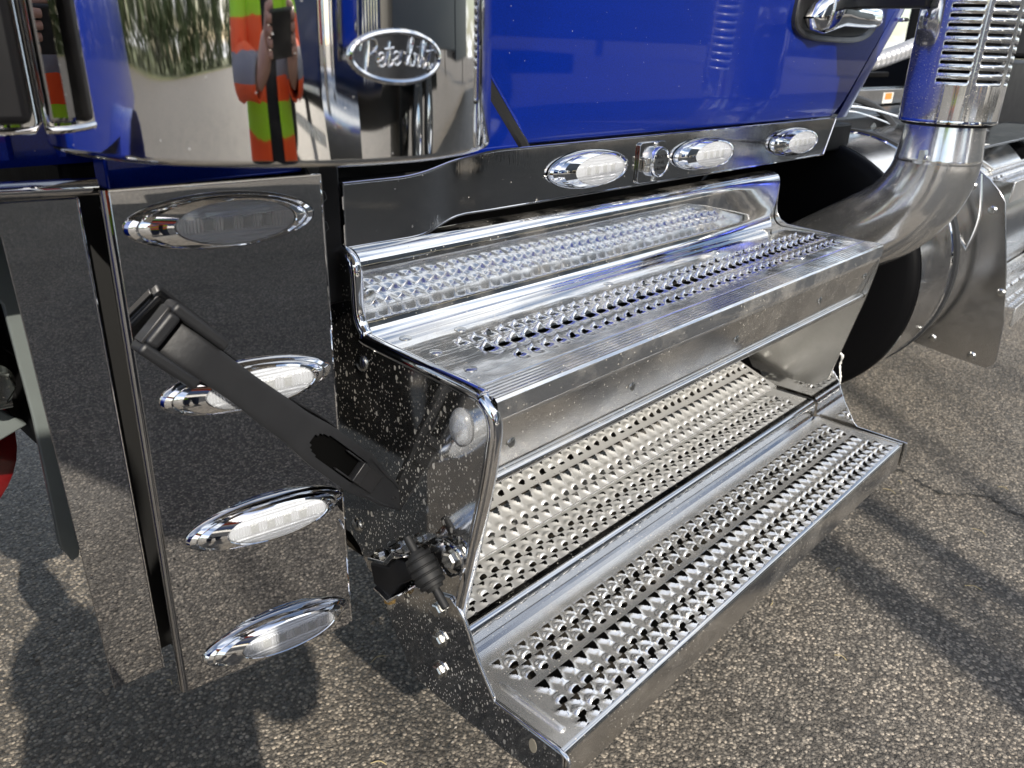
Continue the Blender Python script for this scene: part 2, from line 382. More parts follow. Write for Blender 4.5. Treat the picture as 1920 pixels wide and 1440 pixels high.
sl.tube([(.905, .818, 1.105), (.888, .814, 1.124), (.790, .812, 1.232), (.700, .812, 1.335), (.697, .812, 2.0)], .011, 8)
sl.build('door_seal', 'seal', T)
# rear corner pillar (rounded) and its drip strip
pl = MB(); rows3 = []
for k in range(12):
    z = 1.117 + .9 * k / 11
    x0 = 2.004 + 1.02 * min(z - 1.119, .301)
    ring = []
    for a in np.linspace(0, 90, 9):
        ring.append((x0 + .055 + .10 * math.sin(math.radians(a)), .806 + .11 * (1 - math.cos(math.radians(a))), z))
    rows3.append([(x0 + .004, .803, z), (x0 + .03, .804, z)] + ring + [(x0 + .155, 1.3, z)])
pl.grid(rows3); pl.build('cab_pillar', 'blue', T)
tr = MB(); tr.tube([(x[-3][0] + .004, x[-3][1] - .004, x[-3][2]) for x in rows3[:6]], .006, 8)
tr.tube([(2.30, .80, 1.345), (2.36, .806, 1.347), (2.42, .86, 1.349), (2.45, .95, 1.35)], .005, 8)
tr.build('pillar_trim', 'chrome', T)
cb = MB(); cb.box(.60, 2.08, .87, 3.0, 1.16, 2.05)
cb.prism([(.70, 2.05), (2.3, 2.05), (2.3, 2.95), (1.3, 3.0), (1.0, 2.85)], 'y', .88, 2.95)
cb.box(2.32, 2.5, .95, 2.9, 1.45, 2.95)
cb.build('cab_body', 'blue', T, bevel=.03)
wn = MB(); wn.prism([(.86, 2.03), (2.1, 2.03), (2.1, 2.6), (1.25, 2.6)], 'y', .868, .875); wn.build('side_window', 'glassdark', T, bevel=.002)
hd = MB()
prof = [(.87, 1.132), (.865, 1.30), (.90, 1.62), (1.02, 1.78), (1.5, 1.86), (2.3, 1.86), (2.78, 1.78), (2.92, 1.6), (2.95, 1.132)]
Pg = []
for x, sq, tp in ((.50, 1.0, 1.0), (.02, 1.0, .995), (-.5, 1.0, .97), (-1.1, .97, .94), (-1.6, .90, .92)):
    Pg.append([(x, 1.91 + (y - 1.91) * sq, 1.132 + (z - 1.132) * tp) for y, z in prof])
hd.grid(Pg); hd.add(Pg[-1], [tuple(range(len(prof)))]); hd.build('hood', 'blue', T, bevel=.01)
cr_ = MB()
for x, r in ((.235, .007), (.285, .006)): cr_.tube([(x, .868, 1.14), (x, .866, 1.3), (x, .90, 1.6)], r, 8)
cr_.build('hood_edge_bead', 'blue', T)
# front fender and steer wheel (seen in the canister's reflection)
fd = MB(); ring = []
for a in np.linspace(0, 180, 19):
    ring.append([(-.62 + .66 * math.cos(math.radians(a)), y, .54 + .62 * math.sin(math.radians(a))) for y in (.80, .79, .87, 1.2)])
fd.grid(ring); fd.build('front_fender', 'blue', T)
wh = MB(); wh.lathe([(0, .34), (.0, .45), (.02, .505), (.05, .52), (.22, .52), (.26, .50), (.28, .45)], (-.62, .93, .52), (0, 1, 0), 48)
tyre = wh.build('front_tyre', 'rubber', T)
for i in range(4):
    q = MB(); q.lathe([(0, .5225), (.012, .5235), (.024, .5225)], (-.62, .99 + i * .045, .52), (0, 1, 0), 48); q.build('tread_rib', 'rubber', tyre)
rm = MB(); rm.lathe([(.02, .34), (.06, .32), (.05, .22), (.01, .18), (-.03, .12), (-.04, 0)], (-.62, .94, .52), (0, 1, 0), 40); rm.build('front_rim', 'chrome', T)
bp = MB(); bp.box(-2.05, -1.85, .95, 2.85, .35, .78); bp.build('front_bumper', 'chrome', T, bevel=.03)
gr = MB(); gr.box(-1.66, -1.58, 1.4, 2.4, .9, 1.75); gr.build('grille', 'chrome', T, bevel=.02)

# ---- air cleaner canister
AX = Vector((.409, .670, 0)); AR = .19
ac = MB(); zb = H - .083
ac.lathe([(0.002, 0), (.001, AR - .01), (0, AR - .004), (.001, AR - .0015), (.003, AR - .0003), (.005, AR), (.0055, AR), (.018, AR)] + [(.018 + .03 * k, AR) for k in range(1, 25)], (AX.x, AX.y, zb), (0, 0, 1), 160)
acan = ac.build('air_cleaner', 'mirror', T, smooth=50)
def cylpt(ang, z, r=AR): return Vector((AX.x + r * math.cos(math.radians(ang)), AX.y + r * math.sin(math.radians(ang)), z))
EC = 265.0; EZ = H - .0085; dpm = 180 / math.pi / AR
def em(u, v, lift=.0): return cylpt(EC + u * dpm, EZ + v, AR + lift)
ering = MB(); ering.tube([em(.038 * math.cos(a), .0168 * math.sin(a), .001) for a in np.linspace(0, 2 * math.pi, 73)], .0021, 8, caps=False)
ering.build('emblem_ring', 'chrome', acan)
eb = MB(); eb.grid([[em(.037 * r * math.cos(a), .0158 * r * math.sin(a), .0006) for a in np.linspace(0, 2 * math.pi, 49)] for r in (0.02, .5, 1)])
eb.build('emblem_plate', 'badge', acan)
# embossed script: Peterbilt, each letter a bent wire stroke, unit = x-height
GL = {'P': [[(0, -.3), (.12, .6), (.3, 1.9), (.25, 1.2), (.1, .1)], [(-.35, 1.2), (-.2, 1.8), (.3, 2.05), (.85, 1.95), (.95, 1.45), (.6, 1.05), (.2, .95)]],
      'e': [[(-.05, .35), (.35, .55), (.5, .85), (.3, 1.0), (.1, .75), (.1, .25), (.35, .02), (.7, .3)]],
      't': [[(.0, .2), (.3, .9), (.5, 1.75), (.3, .7), (.25, .15), (.45, 0), (.7, .3)], [(-.05, 1.2), (.75, 1.32)]],
      'r': [[(-.05, .25), (.2, .95), (.3, .95), (.45, .85), (.55, .9), (.48, .4), (.55, .05), (.75, .3)]],
      'b': [[(-.05, .3), (.35, 1.2), (.5, 1.85), (.35, 1.95), (.2, 1.2), (.15, .3), (.3, 0), (.55, .1), (.62, .6), (.45, .9), (.75, .8)]],
      'i': [[(-.05, .3), (.15, .9), (.15, .2), (.3, 0), (.5, .3)], [(.28, 1.35), (.32, 1.45)]],
      'l': [[(-.05, .3), (.35, 1.2), (.5, 1.9), (.35, 2.0), (.2, 1.2), (.15, .25), (.32, 0), (.55, .3)]]}
adv = {'P': .95, 'e': .62, 't': .62, 'r': .72, 'b': .78, 'i': .46, 'l': .52}
x = 0; K = .0096; tot = sum(adv[c] for c in 'Peterbilt')
for chx in 'Peterbilt':
    lt = MB()
    for st in GL[chx]:
        q = smooth_path([(p[0], p[1], 0) for p in st], 22 if len(st) > 2 else 4)
        lt.tube([em((p.x + x - tot / 2 + .15) * K * 1.02, (p.y - .75) * K * .98 + .0005 + .0011 * math.cos((x - tot / 2) * .9), .0014) for p in q], .00095, 8)
    lt.build('emblem_letter', 'chrome', acan); x += adv[chx]
# edge-on light bar on the front side of the canister, and the mounting flange behind it
br = MB(); th_ = math.radians(-18.9)
br.obox((.2245, .6585, H + .24), (.028, .024, .60), Matrix.Rotation(th_, 3, 'Z')); br.build('canister_light_bar', 'panel', T, bevel=.004)
br2 = MB(); br2.obox((.192, .675, H + .24), (.026, .05, .60), Matrix.Rotation(th_, 3, 'Z')); br2.build('light_bar_bracket', 'blackpaint', T, bevel=.006)
fl = MB(); fl.box(.5765, .5815, .578, .80, H - .066, H + .6); fl.build('canister_flange', 'panel', T, bevel=.001)
# flat chrome plate on the hood side, left edge of the view
hp = MB(); hp.prism([(.06, H - .072), (.222, H - .073), (.229, H - .067), (.226, H + .30), (.06, H + .30)], 'y', .738, .742)
hpo = hp.build('hood_side_plate', 'mirror', T, bevel=.001)
hp2 = MB(); hp2.tube([(.2275, .738, H + .30), (.2285, .738, H - .066), (.224, .738, H - .0725), (.06, .738, H - .0725)], .003, 8); hp2.build('plate_rolled_edge', 'chrome', hpo)

# ---- fender end panels with lights
PA = math.radians(10); PC, PS = math.cos(PA), math.sin(PA)          # the fender end tapers: its panels turn a little towards the nose
def pan(t, z, d=0.0): return (.281 + PC * t - PS * d, .760 - PS * t - PC * d, H + z)
def slab(mb, pts, th):
    n = len(pts); mb.add([pan(t, z) for t, z in pts] + [pan(t, z, -th) for t, z in pts], [tuple(range(n)), tuple(range(n, 2 * n))[::-1]] + [(i, n + i, n + (i + 1) % n, (i + 1) % n) for i in range(n)]); return mb
PWD = .2045
pn = slab(MB(), [(0, -.129), (PWD, -.1275), (PWD + .003, -.709), (PWD - .002, -.716), (-.005, -.716)], .0025)
panel = pn.build('light_panel', 'panel', T, bevel=.0008)
pe = MB(); q_ = [(0, -.0002), (-.0030, -.0006), (-.0052, -.0022), (-.0062, -.0050), (-.0064, -.0085)]
pe.grid([[pan(t - (0 if z_ > -.4 else .005), z_, d) for t, d in q_] for z_ in (-.129, -.716)]); pe.build('rolled_edge', 'panel', panel)
pt = MB(); pt.tube([pan(0, -.1295), pan(PWD, -.128)], .0016, 6); pt.tube([pan(PWD + .0005, -.128), pan(PWD + .0035, -.712)], .0012, 6); pt.build('hemmed_edge', 'chrome', panel)
QC, QS = math.cos(math.radians(12)), math.sin(math.radians(12))
def pan2p(t, z, d=0.0): return (.2757 - QC * t - QS * d, .800 + QS * t - QC * d, H + z)
def slab2(mb, pts, th):
    n = len(pts); mb.add([pan2p(t, z) for t, z in pts] + [pan2p(t, z, -th) for t, z in pts], [tuple(range(n)), tuple(range(n, 2 * n))[::-1]] + [(i, n + i, n + (i + 1) % n, (i + 1) % n) for i in range(n)]); return mb
pan2 = slab2(MB(), [(.25, -.140), (.0085, -.140), (.0085, -.7005), (.0634, -.705), (.0745, -.169), (.25, -.19)], .0025).build('light_panel', 'panel', T, bevel=.0008)
p3 = MB(); p3.tube([pan2p(.45, -.126, .006), pan2p(-.010, -.130, .006)], .0085, 16); p3.build('rolled_top', 'panel', pan2)
p4 = MB(); p4.tube([pan2p(.0078, -.14), pan2p(.0078, -.70)], .0009, 8); p4.build('hemmed_edge', 'chrome', pan2)
gp = MB(); gp.box(.262, .298, .835, .845, H - .70, H - .14); gp.build('panel_gap_shade', 'seal', T)  # dark strip behind the joint, standing in for the shade of the gap
pb = MB(); pb.box(.300, .306, .80, .90, H - .72, H - .16); pb.build('panel_return', 'blackpaint', T, bevel=.001)
# marker light: bezel > lens, reflector, led, rib
def marker_light(cx, cz, y, sc=1.0):
    a, b = .0965, .0285; ox = .0085
    rings = []
    for (ra, rb, o, h) in ((a, b, 0, 0), (a * .995, b * .99, 0, .0035), (a * .965, b * .95, .0, .0072), (a * .90, b * .91, .0, .0098), (a * .885, b * .90, .001, .0086), (a * .82, b * .885, .003, .0135), (.068, .0236, ox, .0168), (.0625, .0221, ox, .0180), (.0615, .0215, ox, .0172), (.0605, .0208, ox, .0110)):
        rings.append([(cx + (o + ra * math.cos(t)) * sc, y - h * sc, cz + rb * math.sin(t) * sc) for t in np.linspace(0, 2 * math.pi, 73)[:-1]])
    mb = MB(); mb.grid(rings, close_v=True)
    bz = mb.build('marker_light', 'chrome', T, smooth=22, loc=(cx, y, cz))
    ln = MB(); ln.grid([[(cx + (ox + .0612 * r * math.cos(t)) * sc, y - (.0172 + .0036 * (1 - r * r)) * sc, cz + .0213 * r * math.sin(t) * sc) for t in np.linspace(0, 2 * math.pi, 49)[:-1]] for r in (1, .85, .6, .3, .01)], close_v=True)
    ln.build('lens', 'lens', bz, smooth=60)
    # ribbed reflector plate just under the lens: flat ribs above and below, upright flutes across the middle
    nx, nz_ = 150, 52; G = []
    for i in range(nx + 1):
        row = []
        for j in range(nz_ + 1):
            u = -1 + 2 * i / nx; v = -1 + 2 * j / nz_
            xx = .0600 * u; lim = .0209 * math.sqrt(max(0, 1 - u * u)); zz_ = lim * v
            d = .0150
            if abs(zz_) < .0070: d += .0014 * (abs(math.sin(xx * 950)))
            else: d += .0007 * math.sin(zz_ * 1500)
            row.append((cx + (ox + xx) * sc, y - d * sc, cz + zz_ * sc))
        G.append(row)
    rf = MB(); rf.grid(G); rf.build('lens_reflector', 'reflector', bz, smooth=60)
    for k in range(4):
        xx = ox + (-.030 + .020 * k); e = MB(); e.box(cx + (xx - .0046) * sc, cx + (xx + .0046) * sc, y - .0172 * sc, y - .014 * sc, cz - .0055 * sc, cz + .0055 * sc)
        e.box(cx + (xx - .002) * sc, cx + (xx + .002) * sc, y - .0178 * sc, y - .0172 * sc, cz - .002 * sc, cz + .0025 * sc)
        e.build('led', 'led', bz, bevel=.0006 * sc)
    return bz
ml = marker_light(0, 0, 0)
first = True
for x_, z_ in ((.386, -.168), (.394, -.350), (.398, -.524), (.397, -.692)):      # sight lines at Y = .755, moved onto the turned panel
    t = (.755 * .281 - .760 * x_) / (-PS * x_ - .755 * PC); k = (.281 + PC * t) / x_
    c = ml if first else copy_tree(ml, (0, 0, 0), T); first = False
    c.location = Vector(pan(t, z_ * k)) - WP['semi_truck']; c.rotation_euler = (0, 0, -PA); c.scale = (.97,) * 3
for cx, sc in ((1.037, 1.05), (1.390, 1.10), (1.773, 1.16)):
    c = copy_tree(ml, (0, 0, 0), T); c.rotation_euler = (0, 0, 0); c.scale = (sc, sc, 1.06); c.location = Vector((cx, .798, H - .1745)) - WP['semi_truck']

# ---- grey brackets, chassis and red hub behind the panels
gb = MB(); gb.prism([(.215, H - .15), (.262, H - .16), (.258, H - .60), (.252, H - .625), (.243, H - .628), (.233, H - .60), (.236, H - .42), (.232, H - .28), (.20, H - .22)], 'y', .985, .993)
gb.build('flap_bracket', 'grey', T, bevel=.002)
gb = MB(); gb.prism([(.250, H - .15), (.285, H - .16), (.285, H - .60), (.276, H - .640), (.258, H - .640), (.252, H - .61)], 'y', .955, .962); gb.build('flap_bracket', 'grey', T, bevel=.002)
hb = MB(); hexbolt(hb, (.205, 1.0, H - .375), (.3, -1, 0), .020, .018); hb.build('bracket_bolt', 'bolt', T)
hb = MB(); hb.tube([(.10, 1.05, H - .405), (.23, 1.04, H - .41)], .012, 14); hb.lathe([(k * .004, .0125 + (.0018 if k % 2 else 0)) for k in range(28)], (.11, 1.05, H - .405), (1, -.06, -.03), 14); hb.build('threaded_rod', 'bolt', T)
hb = MB(); hb.prism([(-.02, H - .40), (.21, H - .415), (.245, H - .455), (.20, H - .47), (-.02, H - .45)], 'y', 1.05, 1.07); hb.build('brake_bracket', 'grey', T, bevel=.003)
rd = MB(); rd.lathe([(0, 0), (0, .10), (.02, .135), (.06, .145), (.16, .145), (.19, .12), (.2, 0)], (.135, 1.22, H - .545), (0, 1, 0), 40); rd.build('brake_chamber', 'red', T)
bk = MB(); bk.box(-.4, .21, 1.19, 1.215, H - .52, H - .36); bk.build('axle_bracket', 'dark', T, bevel=.006)
fr = MB(); fr.box(-1.9, 8, 1.45, 1.55, .62, .95); fr.box(-1.9, 8, 2.25, 2.35, .62, .95); fr.build('frame_rail', 'dark', T, bevel=.01)
fw = MB(); fw.box(.30, .60, .93, 2.9, .80, 1.13); fw.box(.33, .36, .93, 2.9, .60, .80); fw.build('firewall', 'dark', T, bevel=.01)
ub = MB(); ub.box(.535, 2.2, .835, 2.9, 1.03, 1.095); ub.build('cab_floor', 'dark', T, bevel=.006)
bs = MB(); bs.box(.515, .560, .800, .86, H - .30, H - .125); bs.build('step_bracket', 'blackpaint', T, bevel=.004)
for z_ in (-.165, -.200): 
    q = MB(); hexbolt(q, (.528, .799, H + z_), (-.2, -1, 0), .008, .008); q.build('bracket_bolt', 'blackpaint', T)
hk = MB(); hk.prism([(.478, H - .116), (.506, H - .116), (.493, H - .140)], 'y', .752, .757); hk.build('rubber_tab', 'rubber', T, bevel=.001)

# ---- rocker panel under the door
def rk_top(x):
    t = min(1, max(0, (x - .64) / .20)); t = t * t * (3 - 2 * t); return H - .1545 + .0215 * t
def rk_bot(x):
    t = min(1, max(0, (x - .668) / .11)); t = t * t * (3 - 2 * t); return H - .2325 + .0175 * t
xs = np.concatenate([np.linspace(.563, .95, 80), np.linspace(.97, 1.958, 50)])
def rk_y(x): return .800 + .006 * math.exp(-((x - .745) / .035) ** 2) - .004 * math.exp(-((x - .66) / .05) ** 2)
A = [[(x_ + (.04 * (j / 6) if k == len(xs) - 1 else 0) , rk_y(x_), rk_bot(x_) + (rk_top(x_) - rk_bot(x_)) * j / 6) for j in range(7)] for k, x_ in enumerate(xs)]
B = [[(p[0], p[1] + .004, p[2]) for p in r] for r in A]
rk = MB(); rk.grid(A); rk.grid(B); rk.grid([A[0], B[0]]); rk.grid([A[-1], B[-1]])
rk.grid([[r[0] for r in A], [r[0] for r in B]]); rk.grid([[r[-1] for r in A], [r[-1] for r in B]])
rock = rk.build('rocker_panel', 'rocker', T, smooth=40)
ed = MB()
ed.tube([(a[-1][0], a[-1][1], a[-1][2]) for a in A[::3]], .0018, 6); ed.tube([(a[0][0], a[0][1], a[0][2]) for a in A[::3]], .0018, 6)
ed.tube([tuple(p) for p in A[0]], .0018, 6); ed.tube([tuple(p) for p in A[-1]], .0018, 6)
ed.build('rolled_edge', 'chrome', rock)
# heater socket: plate > lid, hinge, screws, embossed text
sk = MB(); cxs = 1.216; czs = H - .1765; yS = .797
sk.prism([(cxs - .044, czs - .032), (cxs - .038, czs - .035), (cxs + .030, czs - .035), (cxs + .034, czs - .03), (cxs + .034, czs + .03), (cxs + .030, czs + .034), (cxs - .038, czs + .034), (cxs - .044, czs + .03)], 'y', yS - .002, yS + .003)
sock = sk.build('socket_cover', 'rocker', T, bevel=.001)
ld = MB(); ld.lathe([(0, .0265), (.010, .0265), (.013, .025), (.0135, .022), (.0125, .021), (.0125, 0)], (cxs + .006, yS - .002, czs), (0, -1, 0), 48); ld.build('socket_lid', 'chrome', sock)
hn = MB()
for z_ in (-.010, .004): hn.tube([(cxs - .028, yS - .009, czs + z_ - .005), (cxs - .028, yS - .009, czs + z_ + .005)], .0055, 14)
hn.box(cxs - .034, cxs - .012, yS - .008, yS - .003, czs - .012, czs + .006); hn.build('socket_hinge', 'bolt', sock, bevel=.0006)
for dz in (-.030, .029):
    q = MB(); domebolt(q, (cxs + .004, yS - .002, czs + dz), (0, -1, 0), .005, .004); q.build('socket_screw', 'bolt', sock)
def text_mesh(txt, size, name, mat, parent, loc, rot, depth=.0004):
    cu = bpy.data.curves.new(name, 'FONT'); cu.body = txt; cu.size = size; cu.extrude = depth; cu.align_x = 'CENTER'; cu.align_y = 'CENTER'; cu.resolution_u = 2
    o = bpy.data.objects.new(name + '_tmp', cu); C.objects.link(o)
    dg = bpy.context.evaluated_depsgraph_get(); me = bpy.data.meshes.new_from_object(o.evaluated_get(dg)); bpy.data.objects.remove(o)
    me.materials.clear(); me.materials.append(M[mat]); r = bpy.data.objects.new(name, me); C.objects.link(r)
    r.parent = parent; r.location = Vector(loc) - WP[parent.name]; r.rotation_euler = rot; return r
for i, s_ in enumerate(('BLOCK', 'FUEL', 'HEATER')):
    text_mesh(s_, .0095, 'embossed_text', 'blackpaint', sock, (cxs + .006, yS - .0148, czs + .010 - .010 * i), (math.pi / 2, 0, 0))

# ---- door handle
hr = MB()
cx, cz = 1.90, H + .095
out_ = []
for t in np.linspace(0, 2 * math.pi, 65)[:-1]:
    c_, s_ = math.cos(t), math.sin(t); n_ = 3.2
    out_.append((cx + .225 * abs(c_) ** (2 / n_) * (1 if c_ > 0 else -1) + .02 * (s_), cz + .063 * abs(s_) ** (2 / n_) * (1 if s_ > 0 else -1)))
inn = [(cx + (p[0] - cx) * .94, cz + (p[1] - cz) * .82) for p in out_]
hr.grid([[(p[0], .800, p[1]) for p in out_], [(p[0], .790, p[1]) for p in out_], [(cx + (p[0] - cx) * .985, .7875, cz + (p[1] - cz) * .95) for p in out_], [(p[0], .790, p[1]) for p in inn], [(cx + (p[0] - cx) * .97, .7945, cz + (p[1] - cz) * .95) for p in inn]], close_v=True)
hr.add([(cx + (p[0] - cx) * .97, .7945, cz + (p[1] - cz) * .95) for p in inn], [tuple(range(len(inn)))])
hr.build('handle_bezel', 'plastic', door, smooth=40)
hs = []
for x_, zc, hh, yy, dd in ((1.715, 1.325, .002, .780, .012), (1.725, 1.327, .024, .775, .016), (1.76, 1.336, .040, .766, .020), (1.80, 1.345, .041, .762, .020), (1.84, 1.344, .033, .762, .018), (1.90, 1.337, .024, .764, .016), (1.98, 1.336, .022, .766, .015), (2.05, 1.338, .022, .770, .014), (2.075, 1.339, .020, .774, .012), (2.082, 1.339, .012, .778, .008)):
    hs.append([(x_, yy + dd * math.sin(t) * abs(math.sin(t)) ** -.3 if abs(math.sin(t)) > 1e-6 else yy, zc + hh * math.cos(t)) for t in np.linspace(0, 2 * math.pi, 25)[:-1]])
hm = MB(); hm.grid(hs, close_v=True); hm.add(hs[-1], [tuple(range(24))]); hm.build('door_handle', 'chrome', door, smooth=60)

# ------------------------------------------------------------------ cab step
XL, XR = .557, 1.700
def tread_sheet(x0, x1, y0, y1, zfun, units, step=.0018, th=.0022):
    """sheet z(x,y) with punched, raised teeth; units = (cx, cy, face(+1 opens towards +y), size)"""
    nx = int(round((x1 - x0) / step)); ny = int(round((y1 - y0) / step))
    X_ = np.linspace(x0, x1, nx + 1); Y_ = np.linspace(y0, y1, ny + 1)
    Zh = np.zeros((nx + 1, ny + 1)); hole = np.zeros((nx + 1, ny + 1), bool)
    for (ux, uy, kind, k) in units:
        rad = .028 * k
        i0, i1 = np.searchsorted(X_, (ux - rad, ux + rad)); j0, j1 = np.searchsorted(Y_, (uy - rad, uy + rad))
        if i1 <= i0 or j1 <= j0: continue
        u = (X_[i0:i1, None] - ux) / k; v = -(Y_[None, j0:j1] - uy) / k          # v grows towards the edge of the step
        if kind == 'T':                      # three-cornered punch, wide side inwards, point outwards, edges drawn up a little
            w_ = .0084 * np.clip((.0085 - v) / .0140, 0, 1) ** .85
            ins = (v > -.0058) & (v < .0080) & (np.abs(u) < w_)
            dd = np.maximum(np.abs(u) - w_, np.maximum(-.0058 - v, v - .0080))
            h = .0032 * k ** .4 * np.clip(1 - np.clip(dd, 0, 1) / .0052, 0, 1) ** 1.3 * np.clip((v + .0062) / .0065, .08, 1)
        elif kind == 'C':                    # hooded punch: a dome that rises outwards and is cut open along its front
            r_ = np.sqrt((u / .0088) ** 2 + ((v + .001) / .0092) ** 2)
            h = .0066 * k * np.clip(1 - r_ ** 2, 0, 1) ** .8 * np.where(v > .0018, np.exp(-((v - .0018) / .0016) ** 2), 1)
            ins = (v > .0018) & (v < .0100) & (u ** 2 / .0082 ** 2 + (v - .0018) ** 2 / .0080 ** 2 < 1)
        else:                                # louvre: peaked lip, opening under it, then a dished apron
            lip = .0085 * k ** .7 * np.clip(1 - np.abs(u) / .0078, 0, 1) ** .9 * np.where(v <= 0, np.exp(-(v / .0050) ** 2), np.exp(-(v / .0012) ** 2))
            ap = -.0030 * k * np.clip(1 - (u / .0088) ** 2, 0, 1) * np.exp(-((v - .0095) / .0065) ** 2)
            h = lip + ap
            ins = (v > .0005) & (v < .0072) & (np.abs(u) < .0072 * np.clip((v + .0035) / .0080, 0, 1))
        cur = Zh[i0:i1, j0:j1]; Zh[i0:i1, j0:j1] = np.where(np.abs(h) > np.abs(cur), h, cur)
        hole[i0:i1, j0:j1] |= ins
    Pg = np.zeros((nx + 1, ny + 1, 3)); Pg[..., 0] = X_[:, None]; Pg[..., 1] = Y_[None, :]
    Pg[..., 2] = zfun(Y_)[None, :] + Zh
    hq = (hole[:-1, :-1].astype(int) + hole[1:, :-1] + hole[:-1, 1:] + hole[1:, 1:]) >= 3
    vi = np.arange((nx + 1) * (ny + 1)).reshape(nx + 1, ny + 1)
    q = np.stack([vi[:-1, :-1], vi[1:, :-1], vi[1:, 1:], vi[:-1, 1:]], -1)[~hq]
    return Pg.reshape(-1, 3), q
def fast_build(name, mat, V, Q, parent, smooth=50):
    me = bpy.data.meshes.new(name); c = (V.min(0) + V.max(0)) / 2; V = V - c
    me.vertices.add(len(V)); me.vertices.foreach_set('co', V.astype(np.float32).ravel())
    me.loops.add(Q.size); me.loops.foreach_set('vertex_index', Q.astype(np.int32).ravel())
    me.polygons.add(len(Q)); me.polygons.foreach_set('loop_start', np.arange(0, Q.size, 4, dtype=np.int32))
    me.polygons.foreach_set('use_smooth', np.ones(len(Q), bool)); me.update(calc_edges=True)
    me.materials.append(M[mat]); o = bpy.data.objects.new(name, me); C.objects.link(o)
    o.parent = parent; o.location = Vector(c) - WP[parent.name]; WP[o.name] = Vector(c); return o
PT = .0257
def rows_units(x0, x1, rows):
    u = []
    for (y, s_, k, off) in rows:
        n = int((x1 - x0) / PT)
        for i in range(n + 1):
            xx = x0 + (i + off) * PT
            if xx < x1: u.append((xx + random.uniform(-.0006, .0006), y + random.uniform(-.0005, .0005), s_, k * random.uniform(.95, 1.05)))
    return u
# riser + cove behind the upper tread (one polished sheet)
prof = [(.835, H - .236), (.812, H - .232)] + [(p[0], p[1]) for p in arc(.800, H - .2545, .0225, 80, 190, 9)] + [(.7785, H - .285), (.7805, H - .310)] + [(p[0], p[1]) for p in arc(.7545, H - .3215, .0265, 0, -84, 9)] + [(.735, H - .3480)]
rs = MB(); xs_ = np.linspace(XL + .012, XR - .004, 40)
rs.grid([[(x_, y, z) for y, z in prof] for x_ in xs_]); rs.grid([[(x_, y + .003, z - .003) for y, z in prof] for x_ in xs_])
st = rs.build('cab_step', 'riser', T, smooth=60)
ZT = H - .348
V, Q = tread_sheet(XL + .012, XR - .004, .577, .7352, lambda y: ZT + 0 * y, rows_units(.655, 1.655, [(.694, 'L', .95, 0), (.660, 'L', 1.45, .5), (.616, 'L', .9, 1.0)]))
fast_build('upper_tread', 'treadpol', V, Q, st)
tu = MB(); tu.box(XL + .01, XR, .585, .75, ZT - .055, ZT - .050); tu.build('hole_shade_sheet', 'dark', st)  # black sheet added below so the upper tread's openings look shaded
# ribbed nosing and fascia
prof = [(.578, ZT)]
for k in range(6):
    y = .5745 - k * .0062
    prof += [(y, ZT - .0022), (y - .0012, ZT - .0025), (y - .0018, ZT + .0003), (y - .0050, ZT + .0003)]
prof += [(.5385, ZT - .001), (.5355, ZT - .004), (.5345, ZT - .008), (.5345, ZT - .0255), (.5375, ZT - .0275), (.5385, ZT - .030), (.5385, ZT - .033)]
ns = MB(); ns.grid([[(x_, y, z) for y, z in prof] for x_ in np.linspace(XL + .004, XR - .001, 30)]); ns.build('ribbed_nosing', 'treadpol', st, smooth=25)
prof = [(.5395, ZT - .033), (.5600, ZT - .110)] + [(.5600 + .0068 * math.cos(math.radians(a)) - .001, ZT - .1165 + .0068 * math.sin(math.radians(a))) for a in (110, 150, 190, 230, 270, 310)] + [(.585, ZT - .118), (.62, ZT - .112)]
fa = MB(); fa.grid([[(x_, y, z) for y, z in prof] for x_ in np.linspace(XL + .014, XR - .002, 30)]); fa.build('step_fascia', 'fascia', st, smooth=50)
# inner sloping tread (A), lower tread (B) with rounded front, bottom tread (C)
SA = .34
V, Q = tread_sheet(XL + .01, 1.655, .690, .905, lambda y: H - .700 + SA * (y - .690), rows_units(.575, 1.648, [(.702, 'T', .95, 0), (.718, 'C', .95, .5), (.745, 'T', 1.35, 0), (.772, 'C', .95, .5), (.787, 'T', .95, 0), (.803, 'C', .95, .5), (.818, 'T', .95, 0), (.843, 'T', 1.35, .5), (.872, 'C', .95, 0)]), .0021)
fast_build('inner_tread', 'treaddull', V, Q, st)
ea = MB(); ea.tube([(XL + .01, .690, H - .7005), (1.655, .690, H - .7005)], .0016, 6); ea.grid([[(1.655, .690, H - .700), (1.655, .905, H - .627)], [(1.660, .690, H - .712), (1.660, .905, H - .639)]]); ea.build('tread_hem', 'tread', st)
ZB = H - .724
V, Q = tread_sheet(XL + .006, 1.690, .628, .760, lambda y: ZB + 0 * y, rows_units(.573, 1.650, [(.637, 'T', .92, 0), (.652, 'C', .95, .5), (.667, 'T', .92, 0), (.682, 'C', .95, .5), (.70, 'T', .92, 0)]), .0019)
fast_build('lower_tread', 'treaddull', V, Q, st)
prof = [(.6285, ZB)] + [(p[0], p[1]) for p in arc(.6225, ZB - .0145, .0145, 75, 185, 9)] + [(.6075, H - .762), (.598, H - .7630)]
rb = MB(); rb.grid([[(x_, y, z) for y, z in prof] for x_ in np.linspace(XL + .006, XR - .004, 24)]); rb.build('lower_riser', 'satin', st, smooth=60)
ZC = H - .762
V, Q = tread_sheet(XL + .004, 1.692, .416, .599, lambda y: ZC + 0 * y, rows_units(.606, 1.672, [(.568, 'T', 1.0, 0), (.553, 'C', 1.0, .55), (.5385, 'T', 1.0, .1), (.5235, 'C', 1.0, .65), (.4970, 'T', 1.38, .55), (.4665, 'C', 1.0, .5), (.453, 'T', 1.0, .05), (.437, 'C', 1.0, .55), (.4235, 'T', .9, .2)]), .0016)
